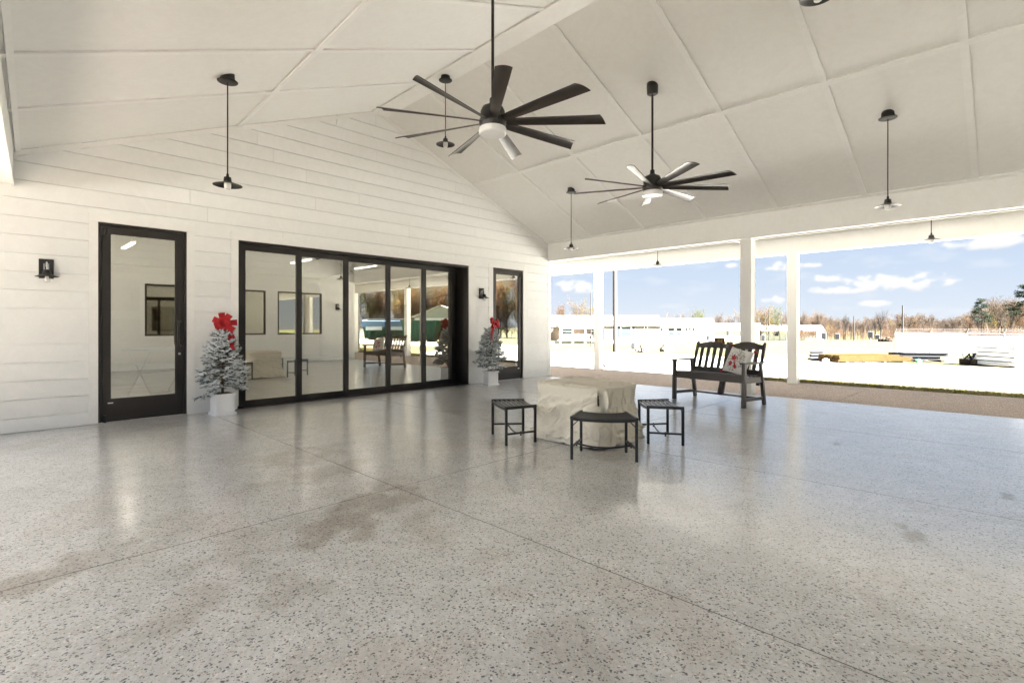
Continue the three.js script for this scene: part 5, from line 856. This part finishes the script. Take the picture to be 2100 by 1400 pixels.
// ---------------------------------------------------------------- the yard mirrored in the sliding door
{
  const dumpster = (x, z, turn, L, tarp, label) => {
    const t = thing('green_dumpster', label, 'dumpster', [x, land(x, z), z], turn, 'dumpsters'), Wd = 1.2, H = 1.75;
    obj('body', hexa([V(-L / 2 + 0.25, 0.18, -Wd), V(L / 2 - 0.25, 0.18, -Wd), V(L / 2 - 0.25, 0.18, Wd), V(-L / 2 + 0.25, 0.18, Wd)], [V(-L / 2, H, -Wd), V(L / 2, H, -Wd), V(L / 2, H, Wd), V(-L / 2, H, Wd)]), C.dump, t);
    for (let k = 0; k < 9; k++) for (const s of [-1, 1]) { const x2 = lerp(-L / 2 + 0.35, L / 2 - 0.35, k / 8); obj('rib', bx(x2 - 0.06, x2 + 0.06, 0.2, H - 0.05, Math.min(s * Wd, s * (Wd + 0.09)), Math.max(s * Wd, s * (Wd + 0.09))), C.dump, t); }
    obj('rim', [bx(-L / 2 - 0.06, L / 2 + 0.06, H, H + 0.12, -Wd - 0.1, -Wd + 0.06), bx(-L / 2 - 0.06, L / 2 + 0.06, H, H + 0.12, Wd - 0.06, Wd + 0.1)], C.dump, t);
    for (const sx of [-1, 1]) obj('roller', [rod(V(sx * (L / 2 - 0.7), 0.13, -Wd), V(sx * (L / 2 - 0.7), 0.13, Wd), 0.13, 0.13, 14)], C.steel, t);
    if (tarp) { obj('tarpaulin', [prism([[-1.32, H - 0.45], [-1.32, H + 0.15], [-0.6, H + 0.32], [0.6, H + 0.32], [1.32, H + 0.15], [1.32, H - 0.45], [1.29, H - 0.45], [1.29, H + 0.13], [0.6, H + 0.29], [-0.6, H + 0.29], [-1.29, H + 0.13], [-1.29, H - 0.45]], -L / 2, L / 2).rotateY(Math.PI / 2)], C.tarp, t); obj('tarpaulin_fold', [bx(-L / 2 + 0.3, L / 2 - 0.2, H + 0.325, H + 0.4, -0.9, 0.9), bx(-L / 2 + 0.4, -0.3, H - 0.75, H - 0.4, -1.36, -1.33), bx(0.5, L / 2 - 0.3, H - 0.75, H - 0.4, -1.36, -1.33)], C.tarpW, t); }
  };
  dumpster(28.6, 29.2, 0.785, 4.6, true, 'green dumpster under a blue and white tarpaulin, mirrored in the sliding door');
  dumpster(26.6, 20.2, 0.94, 3.2, false, 'open green dumpster beside the covered one, mirrored in the sliding door');
  const p = [53, land(53, 49.6), 49.6]; home(p, face(p) + 0.05 - Math.PI / 2, 12, 8.5, 3.1, C.sage, 'sage green gabled house with white porch, mirrored in the sliding door', [], null);
  const hx = thing('porch_front', 'white framed screened porch on the mirrored sage house', 'porch', [...p], face(p) + 0.05); obj('wall', [bx(-4, 4, 0.3, 0.9, 6.2, 6.3), bx(-4, 4, 2.6, 3.0, 6.2, 6.3)], C.white, hx); for (const x of [-3.9, -1.3, 1.3, 3.9]) obj('post', bx(x - 0.1, x + 0.1, 0.9, 2.6, 6.2, 6.32), C.white, hx);
  obj('screen', bx(-3.8, 3.8, 0.9, 2.6, 6.1, 6.15), C.shutter, hx);
}
// trees of one kind in one place are told apart by their order from the left
{
  const sets = new Map(), column = o => { const { x, z } = o.position; return (x * SY + z * CY) / (x * CY - z * SY); };
  for (const o of scene.children) if (o.userData.category === 'tree' && o.userData.group && !/mirrored|flocked/.test(o.userData.group)) { if (!sets.has(o.userData.label)) sets.set(o.userData.label, []); sets.get(o.userData.label).push(o); }
  const nth = k => k === 0 ? 'first' : k === 1 ? 'second' : k === 2 ? 'third' : k === 3 ? 'fourth' : k === 4 ? 'fifth' : `${k + 1}th`;
  for (const list of sets.values()) if (list.length > 1) list.sort((a, b) => column(a) - column(b)).forEach((o, k) => { o.userData.label += `, ${nth(k)} from the left`; });
}
renderer.render(scene, camera);
